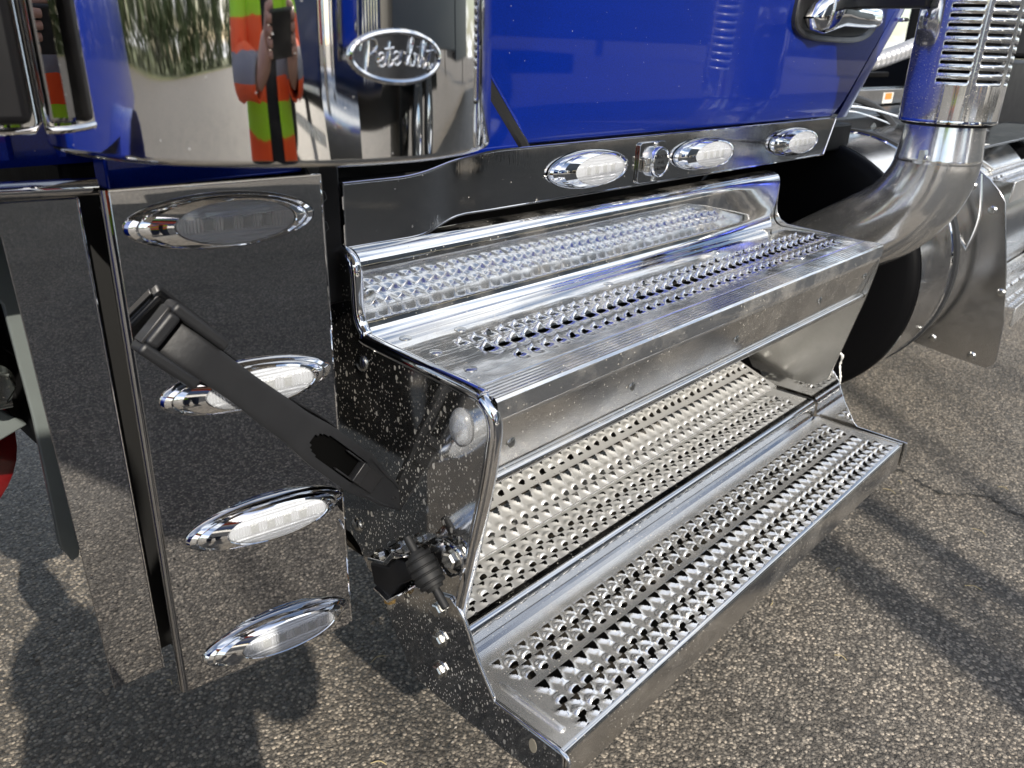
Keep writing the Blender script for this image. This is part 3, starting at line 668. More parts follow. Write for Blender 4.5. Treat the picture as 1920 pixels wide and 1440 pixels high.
ctread = fast_build('bottom_tread', 'tread', V, Q, st)
prof = [(.4165, ZC)] + [(p[0], p[1]) for p in arc(.4165, ZC - .0085, .0085, 90, 180, 6)] + [(.408, ZC - .058), (.412, ZC - .060), (.45, ZC - .060)]
cf = MB(); cf.grid([[(x_, y, z) for y, z in prof] for x_ in np.linspace(XL + .002, XR - .006, 24)]); cf.build('bottom_front', 'fascia', st, smooth=60)
bd = MB(); bd.tube(smooth_path([(XL + .026, .540, ZC), (XL + .026, .50, ZC + .001), (XL + .026, .445, ZC + .001), (XL + .026, .430, ZC - .001)], 16), [.002] + [.0048] * 15 + [.002], 10, sq=1); bd.build('pressed_bead', 'tread', st)
ud = MB(); ud.box(XL + .01, XR - .02, .425, .595, ZC - .034, ZC - .030); ud.build('hole_shade_sheet', 'under', st)  # this and the next two: dark sheets that paint shade into the holes
ud = MB(); ud.box(XL + .01, XR - .05, .635, .758, ZB - .024, ZB - .020); ud.build('hole_shade_sheet', 'under', st)
ud = MB(); ud.box(XL + .01, XR - .05, .760, .90, H - .690, H - .686); ud.build('hole_shade_sheet', 'under', st)
rf_ = MB(); rf_.box(1.692, 1.6955, .4085, .600, ZC - .060, ZC + .003); rf_.build('bottom_end_flange', 'fascia', st, bevel=.0008)
# end plates
def plate_poly():
    p = [(.835, H - .645), (.835, H - .240), (.810, H - .2365), (.795, H - .2385), (.785, H - .245), (.7795, H - .258), (.7785, H - .300)]
    p += [(.7745, H - .320), (.764, H - .334), (.748, H - .341), (.575, H - .3495), (.556, H - .3545), (.5425, H - .366), (.5375, H - .382), (.539, H - .405), (.5495, H - .470), (.584, H - .628), (.592, H - .668), (.62, H - .69), (.757, H - .694), (.775, H - .690), (.795, H - .660), (.812, H - .648)]
    return p
pp = plate_poly()
ep = MB(); ep.prism(pp, 'x', XL - .003, XL); epl = ep.build('end_plate', 'plate', st, bevel=.0008)
rim = MB(); rim.tube([(XL + .002, y, z) for y, z in smooth_path([(a, b, 0) for a, b in pp[2:17]], 90) for _ in (0,)] if False else [(XL + .003, v.x, v.y) for v in smooth_path([(a, b, 0) for a, b in pp[2:18]], 100)], .0092, 12); rim.build('plate_rolled_edge', 'chrome', epl, smooth=60)
ep2 = MB(); ep2.prism(pp, 'x', XR, XR + .003); ep2.build('end_plate', 'plate2', st, bevel=.0008)
def bracket_poly():
    return [(.765, H - .690), (.600, H - .640), (.588, H - .648), (.574, H - .664), (.553, H - .706), (.523, H - .750), (.515, H - .757), (.406, H - .759), (.404, H - .79), (.408, H - .816), (.45, H - .822), (.62, H - .822), (.668, H - .818), (.690, H - .800), (.745, H - .715)]
bpz = bracket_poly()
e3 = MB(); e3.prism(bpz, 'x', XL - .0065, XL - .0035); e3o = e3.build('bracket_plate', 'plate', st, bevel=.0008)
rim = MB(); rim.tube([(XL - .004, v.x, v.y) for v in smooth_path([(a, b, 0) for a, b in bpz[2:9]], 60)], .0028, 8); rim.build('plate_rolled_edge', 'chrome', e3o, smooth=60)
e4 = MB(); e4.prism([(y - .004, z) for y, z in bpz], 'x', XR + .0035, XR + .0065); e4o = e4.build('bracket_plate', 'riser', st, bevel=.0008)
for (y, z) in ((.619, -.668), (.619, -.718), (.619, -.769)):
    q = MB(); hexbolt(q, (XL - .0065, y, H + z), (-1, 0, 0), .0095, .0085); q.build('hex_bolt', 'bolt', st)
for (y, z) in ((.766, -.371), (.795, -.626)):
    q = MB(); domebolt(q, (XL - .003, y, H + z), (-1, 0, 0), .011, .005); q.build('dome_bolt', 'bolt', st)
for (x_, y) in ((.607, .686), (.600, .617), (.612, .750), (.688, .728), (1.02, .730), (1.36, .728), (1.45, .60)):
    q = MB(); domebolt(q, (x_, y, ZT), (0, 0, 1), .0085, .0025); q.build('rivet', 'bolt', st)
def fz(z): return .5395 + (.5600 - .5395) * (ZT - .033 - (H + z)) / .077
for x_, z in ((.600, -.418), (.84, -.418), (1.13, -.42), (1.45, -.42), (1.66, -.41)):
    q = MB(); domebolt(q, (x_, fz(z), H + z), (0, -1, .2), .0075, .003); q.build('rivet', 'bolt', st)
for x_, y in ((.592, .80), (.592, .715)):
    q = MB(); domebolt(q, (x_, y, H - .700 + SA * (y - .69) + .001), (0, -.3, 1), .011, .003); q.build('rivet', 'bolt', st)
q = MB(); domebolt(q, (.578, .778, H - .290), (0, -1, 0), .0095, .004); q.build('rivet', 'bolt', st)
# clear edge lens piece near the front corner of the left end plate, and a torn film strip hanging at the far corner
ol = MB(); ol.lathe([(0, .024), (.004, .023), (.009, .016), (.011, 0)], (XL - .003, .583, H - .396), (-1, 0, 0), 24); oo = ol.build('corner_marker', 'lens', st, smooth=60); oo.scale = (1, .72, 1.0)
fm = MB(); fm.tube(smooth_path([(XR + .004, .598, H - .60), (XR + .006, .575, H - .605), (XR + .02, .580, H - .635), (XR + .01, .57, H - .66), (XR + .025, .575, H - .69), (XR + .018, .568, H - .715), (XR + .03, .572, H - .74)], 40), [.0015 + .002 * random.random() for _ in range(41)], 5); fm.build('torn_film', 'white', st)

ms = MB(); ms.lathe([(0, .0085), (.0006, .0080), (.0008, 0)], (XL - .0066, .452, H - .778), (-1, 0, 0), 20); mso = ms.build('mud_splash', simple('dried_mud', (.20, .18, .14), .9), st); mso.scale = (1, .75, 1.3)
# ---- hood latch (rubber strap) and its catch
lt = bpy.data.objects.new('hood_latch', None); C.objects.link(lt); lt.parent = T; WP[lt.name] = Vector((.31, .745, H - .27)); lt.location = WP[lt.name] - WP['semi_truck']
A0 = Vector((.3045, .7225, H - .2665)); A1 = Vector((.569, .700, H - .562)); ax = (A1 - A0).normalized(); nrm = Vector((0, -1, 0)); nrm = (nrm - ax * nrm.dot(ax)).normalized(); sd_ = ax.cross(nrm)
def LP(s_, t_, n_): return A0 + ax * s_ + sd_ * t_ + nrm * n_
L = (A1 - A0).length
def halfw(s_):
    f = s_ / L
    pts = [(0, .0180), (.22, .0180), (.42, .0205), (.58, .0262), (.72, .0268), (.86, .0190), (.96, .0110), (.995, .0075), (1.0, .001)]
    for (a, b), (c_, d) in zip(pts, pts[1:]):
        if f <= c_:
            t = (f - a) / (c_ - a); t = t * t * (3 - 2 * t); return b + (d - b) * t
    return .001
ss = np.linspace(0, L, 90); wds = np.linspace(-1, 1, 25)
def inslot(s_, t_):
    f = s_ / L; hw = halfw(s_) * .62
    if .50 < f < .735:
        r = min(1, (f - .50) / .06); return abs(t_) < hw * math.sqrt(max(0, 1 - (1 - r) ** 2))
    return False
top = []; bot = []; msk = np.zeros((90, 25), bool)
for i, s_ in enumerate(ss):
    f = s_ / L; rt = []; rb_ = []
    for j, w_ in enumerate(wds):
        t_ = w_ * halfw(s_)
        n_ = .0035 - .002 * abs(w_) ** 6
        if f > .735 and abs(w_) < .78: n_ -= .0018
        if f < .10: n_ += -.008 * ((.10 - f) / .10) ** 2
        rt.append(LP(s_, t_, n_)); rb_.append(LP(s_, t_, -.0055 + (-.008 * ((.10 - f) / .10) ** 2 if f < .1 else 0)))
        msk[i, j] = inslot(s_, t_)
    top.append(rt); bot.append(rb_)
mq = msk[:-1, :-1] & msk[1:, :-1] & msk[:-1, 1:] & msk[1:, 1:]
mf = np.zeros_like(msk); mf[:-1, :-1] = mq
sb = MB(); sb.grid(top, mask=mf); sb.grid(bot, mask=mf)
for k in (0, -1): sb.grid([[r[k] for r in top], [r[k] for r in bot]])
sb.grid([top[0], bot[0]]); sb.grid([top[-1], bot[-1]])
# slot walls
nv = 25
for i in range(89):
    for j in range(24):
        if mq[i, j]:
            for (di, dj, e) in ((-1, 0, ((i, j), (i, j + 1))), (1, 0, ((i + 1, j), (i + 1, j + 1))), (0, -1, ((i, j), (i + 1, j))), (0, 1, ((i, j + 1), (i + 1, j + 1)))):
                a, b = i + di, j + dj
                if not (0 <= a < 89 and 0 <= b < 24 and mq[a, b]):
                    sb.add([top[e[0][0]][e[0][1]], top[e[1][0]][e[1][1]], bot[e[1][0]][e[1][1]], bot[e[0][0]][e[0][1]]], [(0, 1, 2, 3)])
sb.build('latch_strap', 'strap', lt, smooth=40)
rot = Matrix((ax, sd_, nrm)).transposed()
sf = MB(); sf.obox(LP(.62 * L, 0, -.0050), (.27 * L, .0385, .0008), rot); sf.build('slot_shade_sheet', 'void', lt)  # black sheet closing the slot, painted as the darkness behind it
cl = MB(); cl.obox(LP(.760 * L, 0, .002), (.040, .026, .009), rot); cl.obox(LP(.722 * L, 0, .0065), (.013, .026, .009), rot); cl.obox(LP(.70 * L, .0125, .003), (.05, .002, .007), rot); cl.obox(LP(.70 * L, -.0125, .003), (.05, .002, .007), rot); cl.build('strap_clip', 'plastic', lt, bevel=.002)
for f in (.80, .915):
    q = MB(); q.lathe([(0, .0035), (.0012, .0030), (.0012, .0018), (-.001, .0016), (-.001, 0)], LP(f * L, 0, .0016), nrm, 14); q.build('strap_pin', 'plastic', lt)
bx = MB()                                    # the housing: a rounded box with a slot the strap comes out of
bx.obox(LP(.012, .0240, -.004), (.070, .012, .026), rot); bx.obox(LP(.012, -.0240, -.004), (.070, .012, .026), rot)
bx.obox(LP(-.016, 0, -.004), (.014, .038, .026), rot); bx.obox(LP(.012, 0, -.0165), (.066, .052, .009), rot); bx.obox(LP(.034, 0, -.010), (.020, .038, .008), rot)
bx.obox(LP(.022, 0, -.027), (.040, .040, .024), rot)
bx.build('latch_housing', 'strap', lt, bevel=.0045, seg=3)
bx = MB(); bx.obox(LP(-.0235, .0, -.004), (.004, .042, .016), rot); bx.build('housing_lip', 'plastic', lt, bevel=.001)
# catch on the end plate
ct = bpy.data.objects.new('latch_catch', None); C.objects.link(ct); ct.parent = T; WP[ct.name] = Vector((XL, .66, H - .63)); ct.location = WP[ct.name] - WP['semi_truck']
cc = Vector((XL - .034, .614, H - .592)); pax = Vector((0, -.72, -.69)).normalized()
pr = MB(); pr.lathe([(-.026, 0), (-.026, .0105), (-.0215, .012), (-.0210, .0165), (-.0165, .0175), (-.0155, .0162), (-.0145, .0162), (-.0135, .0182), (-.006, .0188), (-.0050, .0170), (-.0040, .0170), (-.003, .0188), (.003, .0188), (.0040, .0170), (.0050, .0170), (.006, .0188), (.0135, .0182), (.0145, .0162), (.0155, .0162), (.0165, .0175), (.0210, .0165), (.0215, .012), (.026, .0105), (.026, 0)], cc, pax, 36); pr.build('rubber_roller', 'seal', ct, smooth=30)
pr = MB(); pr.tube([cc - pax * .048, cc + pax * .052], .0055, 14); pr.build('roller_pin', 'seal', ct, bevel=.0015)
pr = MB(); pr.prism([(0.7340, H - 0.6440), (0.6940, H - 0.6310), (0.6760, H - 0.6080), (0.6480, H - 0.6040), (0.6440, H - 0.6240), (0.6710, H - 0.6480), (0.6920, H - 0.6810), (0.7280, H - 0.6760)], 'x', XL - .030, XL - .008); pr.build('catch_bracket', 'blackpaint', ct, bevel=.003)
pr = MB(); pr.prism([(0.7330, H - 0.6380), (0.6930, H - 0.6260), (0.6750, H - 0.6030), (0.6360, H - 0.5860), (0.6340, H - 0.5820), (0.6790, H - 0.5970), (0.6980, H - 0.6220), (0.7330, H - 0.6330)], 'x', XL - .034, XL - .006); pr.build('catch_strap', 'chrome', ct, bevel=.001)
pr = MB(); pr.prism([(0.7200, H - 0.6770), (0.6900, H - 0.6835), (0.6660, H - 0.6600), (0.6680, H - 0.6570), (0.6910, H - 0.6795), (0.7200, H - 0.6735)], 'x', XL - .036, XL - .006); pr.build('catch_strap', 'chrome', ct, bevel=.001)
pr = MB(); hexbolt(pr, (XL - .022, 0.7200, H - 0.6320), (0, .15, 1), .008, .010); pr.build('catch_bolt', 'bolt', ct)
pr = MB(); hexbolt(pr, (XL - .022, 0.6810, H - 0.6060), (-.2, .15, 1), .0085, .010); pr.build('catch_bolt', 'bolt', ct)
pr = MB(); pr.lathe([(0, .0085), (.011, .0085), (.011, 0)], (XL - .022, 0.7020, H - 0.6835), (0, 0, -1), 6); pr.build('catch_nut', 'brass', ct)
pr = MB(); pr.tube([(XL - .022, 0.7020, H - 0.6940), (XL - .022, 0.7020, H - 0.7040)], .0055, 10); pr.build('catch_stud', 'bolt', ct)
pr = MB(); hexbolt(pr, (XL - .004, 0.5920, H - 0.5760), (-1, -.1, .1), .011, .016); pr.build('catch_bolt', 'bolt', ct)
pr = MB(); pr.tube(smooth_path([(XL - .005, 0.6240, H - 0.5660), (XL - .010, 0.6040, H - 0.5560), (XL - .010, 0.5790, H - 0.5610), (XL - .008, 0.5760, H - 0.5860), (XL - .010, 0.5940, H - 0.6010), (XL - .006, 0.6160, H - 0.5980)], 20), .0028, 8); pr.build('catch_clip', 'chrome', ct)

# ------------------------------------------------------------------ exhaust
SX, SY = 1.978, .549
ex = bpy.data.objects.new('exhaust_stack', None); C.objects.link(ex); ex.parent = T; WP[ex.name] = Vector((SX, SY, H - .12)); ex.location = WP[ex.name] - WP['semi_truck']
GR = .098; na = 216; dz = .0058; nzg = 114; zb = H - .120
Pg = np.zeros((nzg + 1, na, 3)); ang = np.arange(na) * 2 * math.pi / na
Pg[..., 0] = SX + GR * np.cos(ang)[None]; Pg[..., 1] = SY + GR * np.sin(ang)[None]; Pg[..., 2] = (zb + np.arange(nzg + 1) * dz)[:, None]
msk = np.zeros((nzg + 1, na), bool)
for k in range(3, 34):
    z_i = 14 + (k - 3) * 3
    for c0 in (174., 218.5, 263., 307.5, 352., 36.5):
        a0 = int(c0 / 360 * na); 
        for j in range(a0, a0 + 21): msk[z_i, j % na] = True
gd = MB(); gd.grid(Pg, close_v=True, mask=msk); gdo = gd.build('stack_guard', 'guard', ex, smooth=30)
sm = gdo.modifiers.new('solid', 'SOLIDIFY'); sm.thickness = .0025; sm.offset = -1
q = MB(); q.lathe([(0, GR), (-.001, GR + .0006), (.003, GR + .0008), (.006, GR + .0002)], (SX, SY, zb), (0, 0, 1), 96); q.build('guard_hem', 'chrome', ex)
pth = [(SX, SY, H + .55), (SX, SY, H - .05), (SX, SY, H - .115), (SX, SY, H - .150)]
q = MB(); q.lathe([(.55, .070), (-.10, .070)], (SX, SY, H), (0, 0, 1), 48); q.build('inner_pipe', 'dark', ex)
q = MB(); q.box(SX - .100, SX - .080, SY + .0, SY + .012, H - .205, H - .175); hexbolt(q, (SX - .095, SY, H - .19), (0, -1, 0), .006, .006, False); q.build('clamp_tab', 'bolt', ex, bevel=.002)
q = MB(); q.lathe([(-.09, .078), (-.11, .079), (-.125, .080), (-.150, .0825), (-.195, .0880), (-.200, .0892), (-.206, .0880)], (SX, SY, H), (0, 0, 1), 72); q.build('stack_pipe', 'pipe', ex, smooth=60)
pth = []
for a in np.linspace(0, 50, 22):
    t = math.radians(a); pth.append((SX, SY + .28 * (1 - math.cos(t)), H - .198 - .22 * math.sin(t)))
dy_, dz_ = .28 * math.sin(t), -.22 * math.cos(t)
pth += [(SX, pth[-1][1] + dy_ * k, pth[-1][2] + dz_ * k) for k in (.5, 1.0, 1.6, 2.2)]
q = MB(); q.tube(pth, [.0878 + .004 * min(1, i / 10) for i in range(26)], 48, caps=False); q.build('exhaust_elbow', 'pipe', ex, smooth=60)
q = MB(); q.tube([(SX + .086 * math.cos(a), SY + .086 * math.sin(a), H - .1225) for a in np.linspace(0, 2 * math.pi, 40)], .005, 8, caps=False); q.build('guard_ring', 'dark', ex)
q = MB(); q.box(SX - .10, SX - .06, SY + .06, 1.2, H + .10, H + .16); q.build('stack_bracket', 'blackpaint', ex, bevel=.004)

# ------------------------------------------------------------------ fuel tank, its bracket and steps
TY, TZ, TR = .934, H - .558, .3634
ft = bpy.data.objects.new('fuel_tank', None); C.objects.link(ft); ft.parent = T; WP[ft.name] = Vector((2.8, TY, H - .85)); ft.location = WP[ft.name] - WP['semi_truck']
q = MB(); q.lathe([(-.026, 0), (-.022, .14), (-.010, .28), (-.003, .335), (.003, .352), (.012, TR - .001), (.024, TR)], (2.13, TY, TZ), (1, 0, 0), 96); q.build('tank_end', 'tankend', ft, smooth=60)
q = MB(); q.lathe([(.030, TR + .0005), (.28, TR + .0005), (1.25, TR + .0005)], (2.13, TY, TZ), (1, 0, 0), 96); q.build('tank_shell', 'tank', ft, smooth=60)
q = MB(); q.lathe([(0, TR), (.002, TR + .003), (.016, TR + .003), (.018, TR)], (2.413, TY, TZ), (1, 0, 0), 96); q.build('tank_strap', 'chrome', ft)
q = MB(); q.lathe([(0, TR), (.001, TR + .007), (.030, TR + .007), (.032, TR)], (2.433, TY, TZ), (1, 0, 0), 96); q.build('strap_cushion', 'rubber', ft)
q = MB(); q.prism([(.80, H - .255), (.596, H - .272), (.56, H - .296), (.529, H - .325), (.508, H - .352), (.500, H - .385), (.462, H - .533), (.432, H - .680), (.425, H - .790), (.429, H - .812), (.447, H - .827), (.56, H - .815), (.664, H - .800), (.70, H - .79)], 'x', 2.545, 2.552)
sbk = q.build('step_hanger', 'tank', ft, bevel=.0015)
q = MB(); q.tube(smooth_path([(2.546, .585, H - .285), (2.544, .562, H - .40), (2.544, .575, H - .50), (2.544, .60, H - .57)], 20), .0045, 8); q.build('pressed_bead', 'tank', sbk)
for y, z in ((.535, -.378), (.46, -.60), (.605, -.775), (.49, -.80), (.60, -.32)):
    q = MB(); domebolt(q, (2.545, y, H + z), (-1, 0, 0), .012, .007); q.build('hanger_bolt', 'bolt', sbk)
def small_step(y0, y1, z0, name):
    units = []
    V, Q = tread_sheet(2.556, 4.3, y0, y1, lambda y: z0 + 0 * y, rows_units(2.58, 4.28, [(y0 + .02, 'T', .9, 0), (y0 + .038, 'C', .9, .5), ((y0 + y1) / 2, 'C', 1.3, 0), (y1 - .038, 'T', .9, .5), (y1 - .02, 'C', .9, 0)]), .004)
    o = fast_build(name, 'tread', V, Q, T)
    q = MB(); q.box(2.556, 4.3, y0 - .006, y0, z0 - .055, z0 + .003); q.box(2.556, 4.3, y1, y1 + .006, z0 - .04, z0 + .003); q.build('step_edge', 'tread', o, bevel=.002)
small_step(.505, .620, H - .300, 'tank_step'); small_step(.420, .570, H - .640, 'tank_step')
# strap tensioner and deck plate over the tank
q = MB()
q.tube([(2.50, .74, H - .225), (2.60, .66, H - .255), (2.66, .60, H - .30)], .008, 10); q.tube([(2.56, .74, H - .215), (2.66, .66, H - .245), (2.72, .60, H - .29)], .008, 10)
q.lathe([(-.03, .012), (.03, .012), (.03, 0)], (2.62, .67, H - .235), (1, 0, 0), 12); q.build('strap_tensioner', 'bolt', ft)
q = MB(); q.prism([(2.50, .63), (2.50, .86), (3.9, .86), (3.9, .63)], 'z', H - .232, H - .226); q.build('deck_plate', 'tank', ft, bevel=.001)
q = MB(); q.grid([[(2.66, .70, H - .2255), (2.80, .70, H - .2255)], [(2.66, .64, H - .2255), (2.80, .64, H - .2255)]]); q.build('warning_label', 'white', ft)
# second tank further back
q = MB(); q.lathe([(-.02, 0), (-.015, .2), (0, .31), (.01, TR - .02), (.6, TR - .02)], (3.55, TY - .06, TZ - .02), (1, 0, 0), 72); q.build('rear_tank', 'tankend', T, smooth=60)
q = MB(); q.lathe([(0, TR - .018), (.03, TR - .014), (.06, TR - .018)], (3.58, TY - .06, TZ - .02), (1, 0, 0), 72); q.build('rear_tank_band', 'tank', T, smooth=60)
# sleeper side skirt, frame, hoses behind the stack
q = MB(); q.box(4.5, 7.5, 1.05, 2.9, H - .36, H + .02); q.build('side_fairing', 'blackpaint', T, bevel=.02)
q = MB(); q.box(4.4, 7.5, 1.08, 1.5, H + .03, H + .9); q.build('equipment_box', 'dark', T, bevel=.02)
q = MB()
for k in range(9): q.box(4.38, 4.395, 1.1 + k * .03, 1.115 + k * .03, H + .06, H + .4)
for k in range(12): q.box(4.378, 4.39, 1.09, 1.37, H + .06 + k * .03, H + .07 + k * .03)
q.build('mesh_guard', 'dark', T)
q = MB(); q.box(2.45, 4.2, 1.02, 2.7, H - .30, H - .17); q.build('rear_frame', 'blackpaint', T, bevel=.008)
q = MB(); q.box(2.6, 4.2, 1.20, 1.30, H - .165, H - .105); q.build('deck_rail', 'tank', T, bevel=.004)
for k in range(5):
    q = MB(); q.box(2.9, 4.3, 1.5 + .1 * k, 1.53 + .1 * k, H - .08 + .045 * (k % 3), H - .055 + .045 * (k % 3)); q.build('rear_cross_tube', ['dark', 'bolt', 'dark', 'tank', 'dark'][k], T, bevel=.006)
q = MB(); pthh = smooth_path([(2.75, 1.25, H - .06), (3.1, 1.14, H - .005), (3.5, 1.1, H + .07), (3.9, 1.1, H + .12)], 150)
q.tube(pthh, [.026 + (.005 if i % 4 < 2 else 0) for i in range(151)], 14); q.build('corrugated_hose', 'corrugated', T, smooth=30)
q = MB(); q.tube(smooth_path([(2.45, 1.05, H - .10), (2.60, .98, H - .115), (2.75, .95, H - .16), (2.9, .93, H - .24)], 24), .011, 10); q.build('air_hose', 'rubber', T)
q = MB(); q.tube(smooth_path([(3.2, 1.4, H - .02), (3.05, 1.3, H - .06), (2.95, 1.25, H - .12)], 24), .008, 8); q.build('air_hose', 'rubber', T)
q = MB(); q.prism([(3.05, H - .13), (3.05, H + .02), (3.14, H + .04), (3.19, H - .05), (3.30, H - .10), (3.32, H - .13)], 'y', 1.24, 1.26); q.build('grey_bracket', 'grey', T, bevel=.003)
q = MB(); q.grid([[(3.42, 1.199, H - .16), (3.42, 1.199, H - .12)], [(3.53, 1.199, H - .16), (3.53, 1.199, H - .12)]]); lab = q.build('caution_label', 'white', T)
q = MB(); q.grid([[(3.44, 1.197, H - .145), (3.44, 1.197, H - .122)], [(3.51, 1.197, H - .145), (3.51, 1.197, H - .122)]]); q.build('label_band', 'orange_sticker', lab)
q = MB(); q.prism([(2.30, H - .30), (2.30, H - .165), (2.75, H - .165), (3.05, H - .215), (3.05, H - .30)], 'y', .955, 1.0); mt = q.build('cab_mount', 'blackpaint', T, bevel=.004)
q = MB(); q.lathe([(0, .030), (.006, .030), (.006, .018), (.004, .017), (.004, 0)], (2.675, .955, H - .213), (0, -1, 0), 28); hexbolt(q, (2.675, .951, H - .213), (0, -1, 0), .013, .012, False); q.build('mount_bolt', 'bolt', mt)
q = MB(); q.tube(smooth_path([(2.02, .90, H - .138), (2.35, .92, H - .125), (2.6, .94, H - .140), (2.85, .94, H - .17)], 24), .004, 8); q.tube(smooth_path([(2.02, .90, H - .150), (2.35, .92, H - .137), (2.6, .94, H - .160), (2.85, .94, H - .20)], 24), .003, 8); q.build('cab_lower_trim', 'chrome', T)

# ------------------------------------------------------------------ neighbouring truck (casts the long shade, mirrored in the chrome)
N = thing('parked_truck', 'dark blue semi truck parked alongside with chrome stack and sleeper', 'truck', (-1.2, -6.1, 0))
yn, yf = -4.9, -7.3
q = MB(); q.prism([(-4.4, .95), (-2.2, 1.05), (-2.2, 2.05), (-3.0, 1.95), (-4.3, 1.75), (-4.5, 1.5)], 'y', -6.9, -5.3); q.build('hood', 'navy', N, bevel=.06)
q = MB(); q.prism([(-2.2, .9), (-.55, .9), (-.55, 3.35), (-1.6, 3.35), (-2.2, 2.05)], 'y', yf, yn); ncab = q.build('cab', 'navy', N, bevel=.05)
q = MB(); q.prism([(-1.95, 2.0), (-.8, 2.0), (-.8, 2.85), (-1.55, 2.85)], 'y', yn - .01, yn + .006); q.build('side_window', 'glassdark', ncab, bevel=.002)
q = MB(); q.box(.05, 2.3, yf, yn, .95, 3.5); nsl = q.build('sleeper', 'navy', N, bevel=.06)
q = MB(); q.box(.25, 1.2, yn - .01, yn + .008, 1.1, 2.1); q.build('sleeper_door', 'chrome', nsl, bevel=.004)
for k in range(6):
    q = MB(); q.box(1.35 + k * .14, 1.40 + k * .14, yn - .005, yn + .012, 1.0, 3.3); q.build('trim_strip', 'chrome', nsl, bevel=.004)
q = MB(); q.tube([(-.33, yn + .05, .8), (-.33, yn + .05, 4.25), (-.33, yn + .0, 4.4), (-.38, yn - .08, 4.48)], .072, 20); q.build('exhaust_stack', 'chrome', N)
q = MB(); q.tube([(-.02, yn + .04, 1.0), (-.02, yn + .04, 4.3)], .05, 14); q.build('intake_stack', 'chrome', N)
q = MB(); q.lathe([(0, 0), (0, .19), (1.05, .19), (1.2, .12), (1.5, .12)], (-2.35, yn + .05, 1.1), (0, 0, 1), 32); q.build('air_cleaner', 'chrome', N)
q = MB(); q.lathe([(0, 0), (0, .32), (1.6, .32), (1.6, 0)], (-.6, yn + .0 - .3, .72), (1, 0, 0), 40); q.build('fuel_tank', 'tank', N)
q = MB(); q.box(-2.0, -.7, yn - .1, yn + .02, .55, .62); q.box(-2.0, -.7, yn - .12, yn - .02, .85, .9); q.build('cab_step', 'tread', N, bevel=.005)
q = MB(); q.box(-4.9, 9, -6.5, -5.7, .7, .95); q.build('frame', 'dark', N)
q = MB(); q.box(-4.75, -4.5, -7.2, -5.0, .4, .85); q.build('bumper', 'chrome', N, bevel=.03)
q = MB(); q.box(-1.9, -1.7, yn + .15, yn + .32, 2.1, 2.7); q.tube([(-1.8, yn, 2.2), (-1.8, yn + .2, 2.2)], .02, 8); q.build('side_mirror', 'chrome', N, bevel=.02)
q = MB(); q.box(-.50, -.38, yn - .04, yn + .01, 1.2, 3.1); q.build('red_light_bar', 'redlens', N, bevel=.01)
tw = None
for x_, y_ in ((-3.5, -5.05), (-3.5, -7.0), (5.2, -5.0), (6.6, -5.0), (5.2, -7.0), (6.6, -7.0)):
    if tw is None:
        q = MB(); q.lathe([(0, .30), (0, .45), (.03, .52), (.24, .52), (.28, .45), (.28, .30)], (x_, y_ - .28, .52), (0, 1, 0), 40); tw = q.build('wheel', 'rubber', N)
        q = MB(); q.lathe([(.25, .32), (.28, .31), (.22, .22), (.24, .12), (.33, .10), (.33, 0)], (x_, y_ - .28, .52), (0, 1, 0), 30); q.build('rim', 'chrome', tw)
        t0 = (x_, y_)
    else: copy_tree(tw, (x_ - t0[0], y_ - t0[1], 0), N)
TRL = thing('box_trailer', 'dark grey box trailer behind the dark blue parked truck', 'trailer', (8, -6.1, 0))
q = MB(); q.box(3.0, 15, yf, yn, 1.15, 4.0); q.build('trailer_body', simple('trailer_grey', (.05, .055, .065), .4), TRL, bevel=.02)
q = MB(); q.box(15.6, 30, yf, yn, 1.0, 4.0); tr2 = q.build('added_trailer', 'trailer_grey' if 'trailer_grey' in M else bpy.data.materials['trailer_grey'], None, bevel=.02); tag(tr2, 'second dark grey trailer, added behind the first one to darken reflections', 'trailer')  # unseen trailer, added so the door and pillar reflect something dark
q = MB(); q.box(3.6, 3.75, -6.8, -5.2, .25, 1.15); q.build('landing_gear', 'dark', TRL)

bt = thing('bare_tree', 'leafless tree with thin branches standing behind the dark blue parked truck', 'tree', (-2.9, -9.9, 0))
q = MB(); r2 = random.Random(11)
def limb(p, d, r, n, depth):
    pts = [p]; rr = [r]
    for i in range(n):
        d = (d + Vector((r2.uniform(-.22, .22), r2.uniform(-.22, .22), r2.uniform(-.05, .16)))).normalized()
        p = p + d * (.55 if depth < 2 else .34); r *= .88; pts.append(p); rr.append(r)
        if depth < 3 and i >= (4 if depth == 0 else 1) and r2.random() < (.62 if depth == 0 else .38):
            a_ = r2.random() * 6.28; e = (d * .55 + Vector((math.cos(a_), math.sin(a_), .25)) * .8).normalized(); limb(p, e, r * .62, max(2, n - 2 - (depth > 0)), depth + 1)
    q.tube(pts, rr, 7 if depth < 2 else 5)
limb(Vector((-2.9, -9.9, 0)), Vector((0, 0, 1)), .19, 15, 0)
q.build('trunk', 'bark', bt)

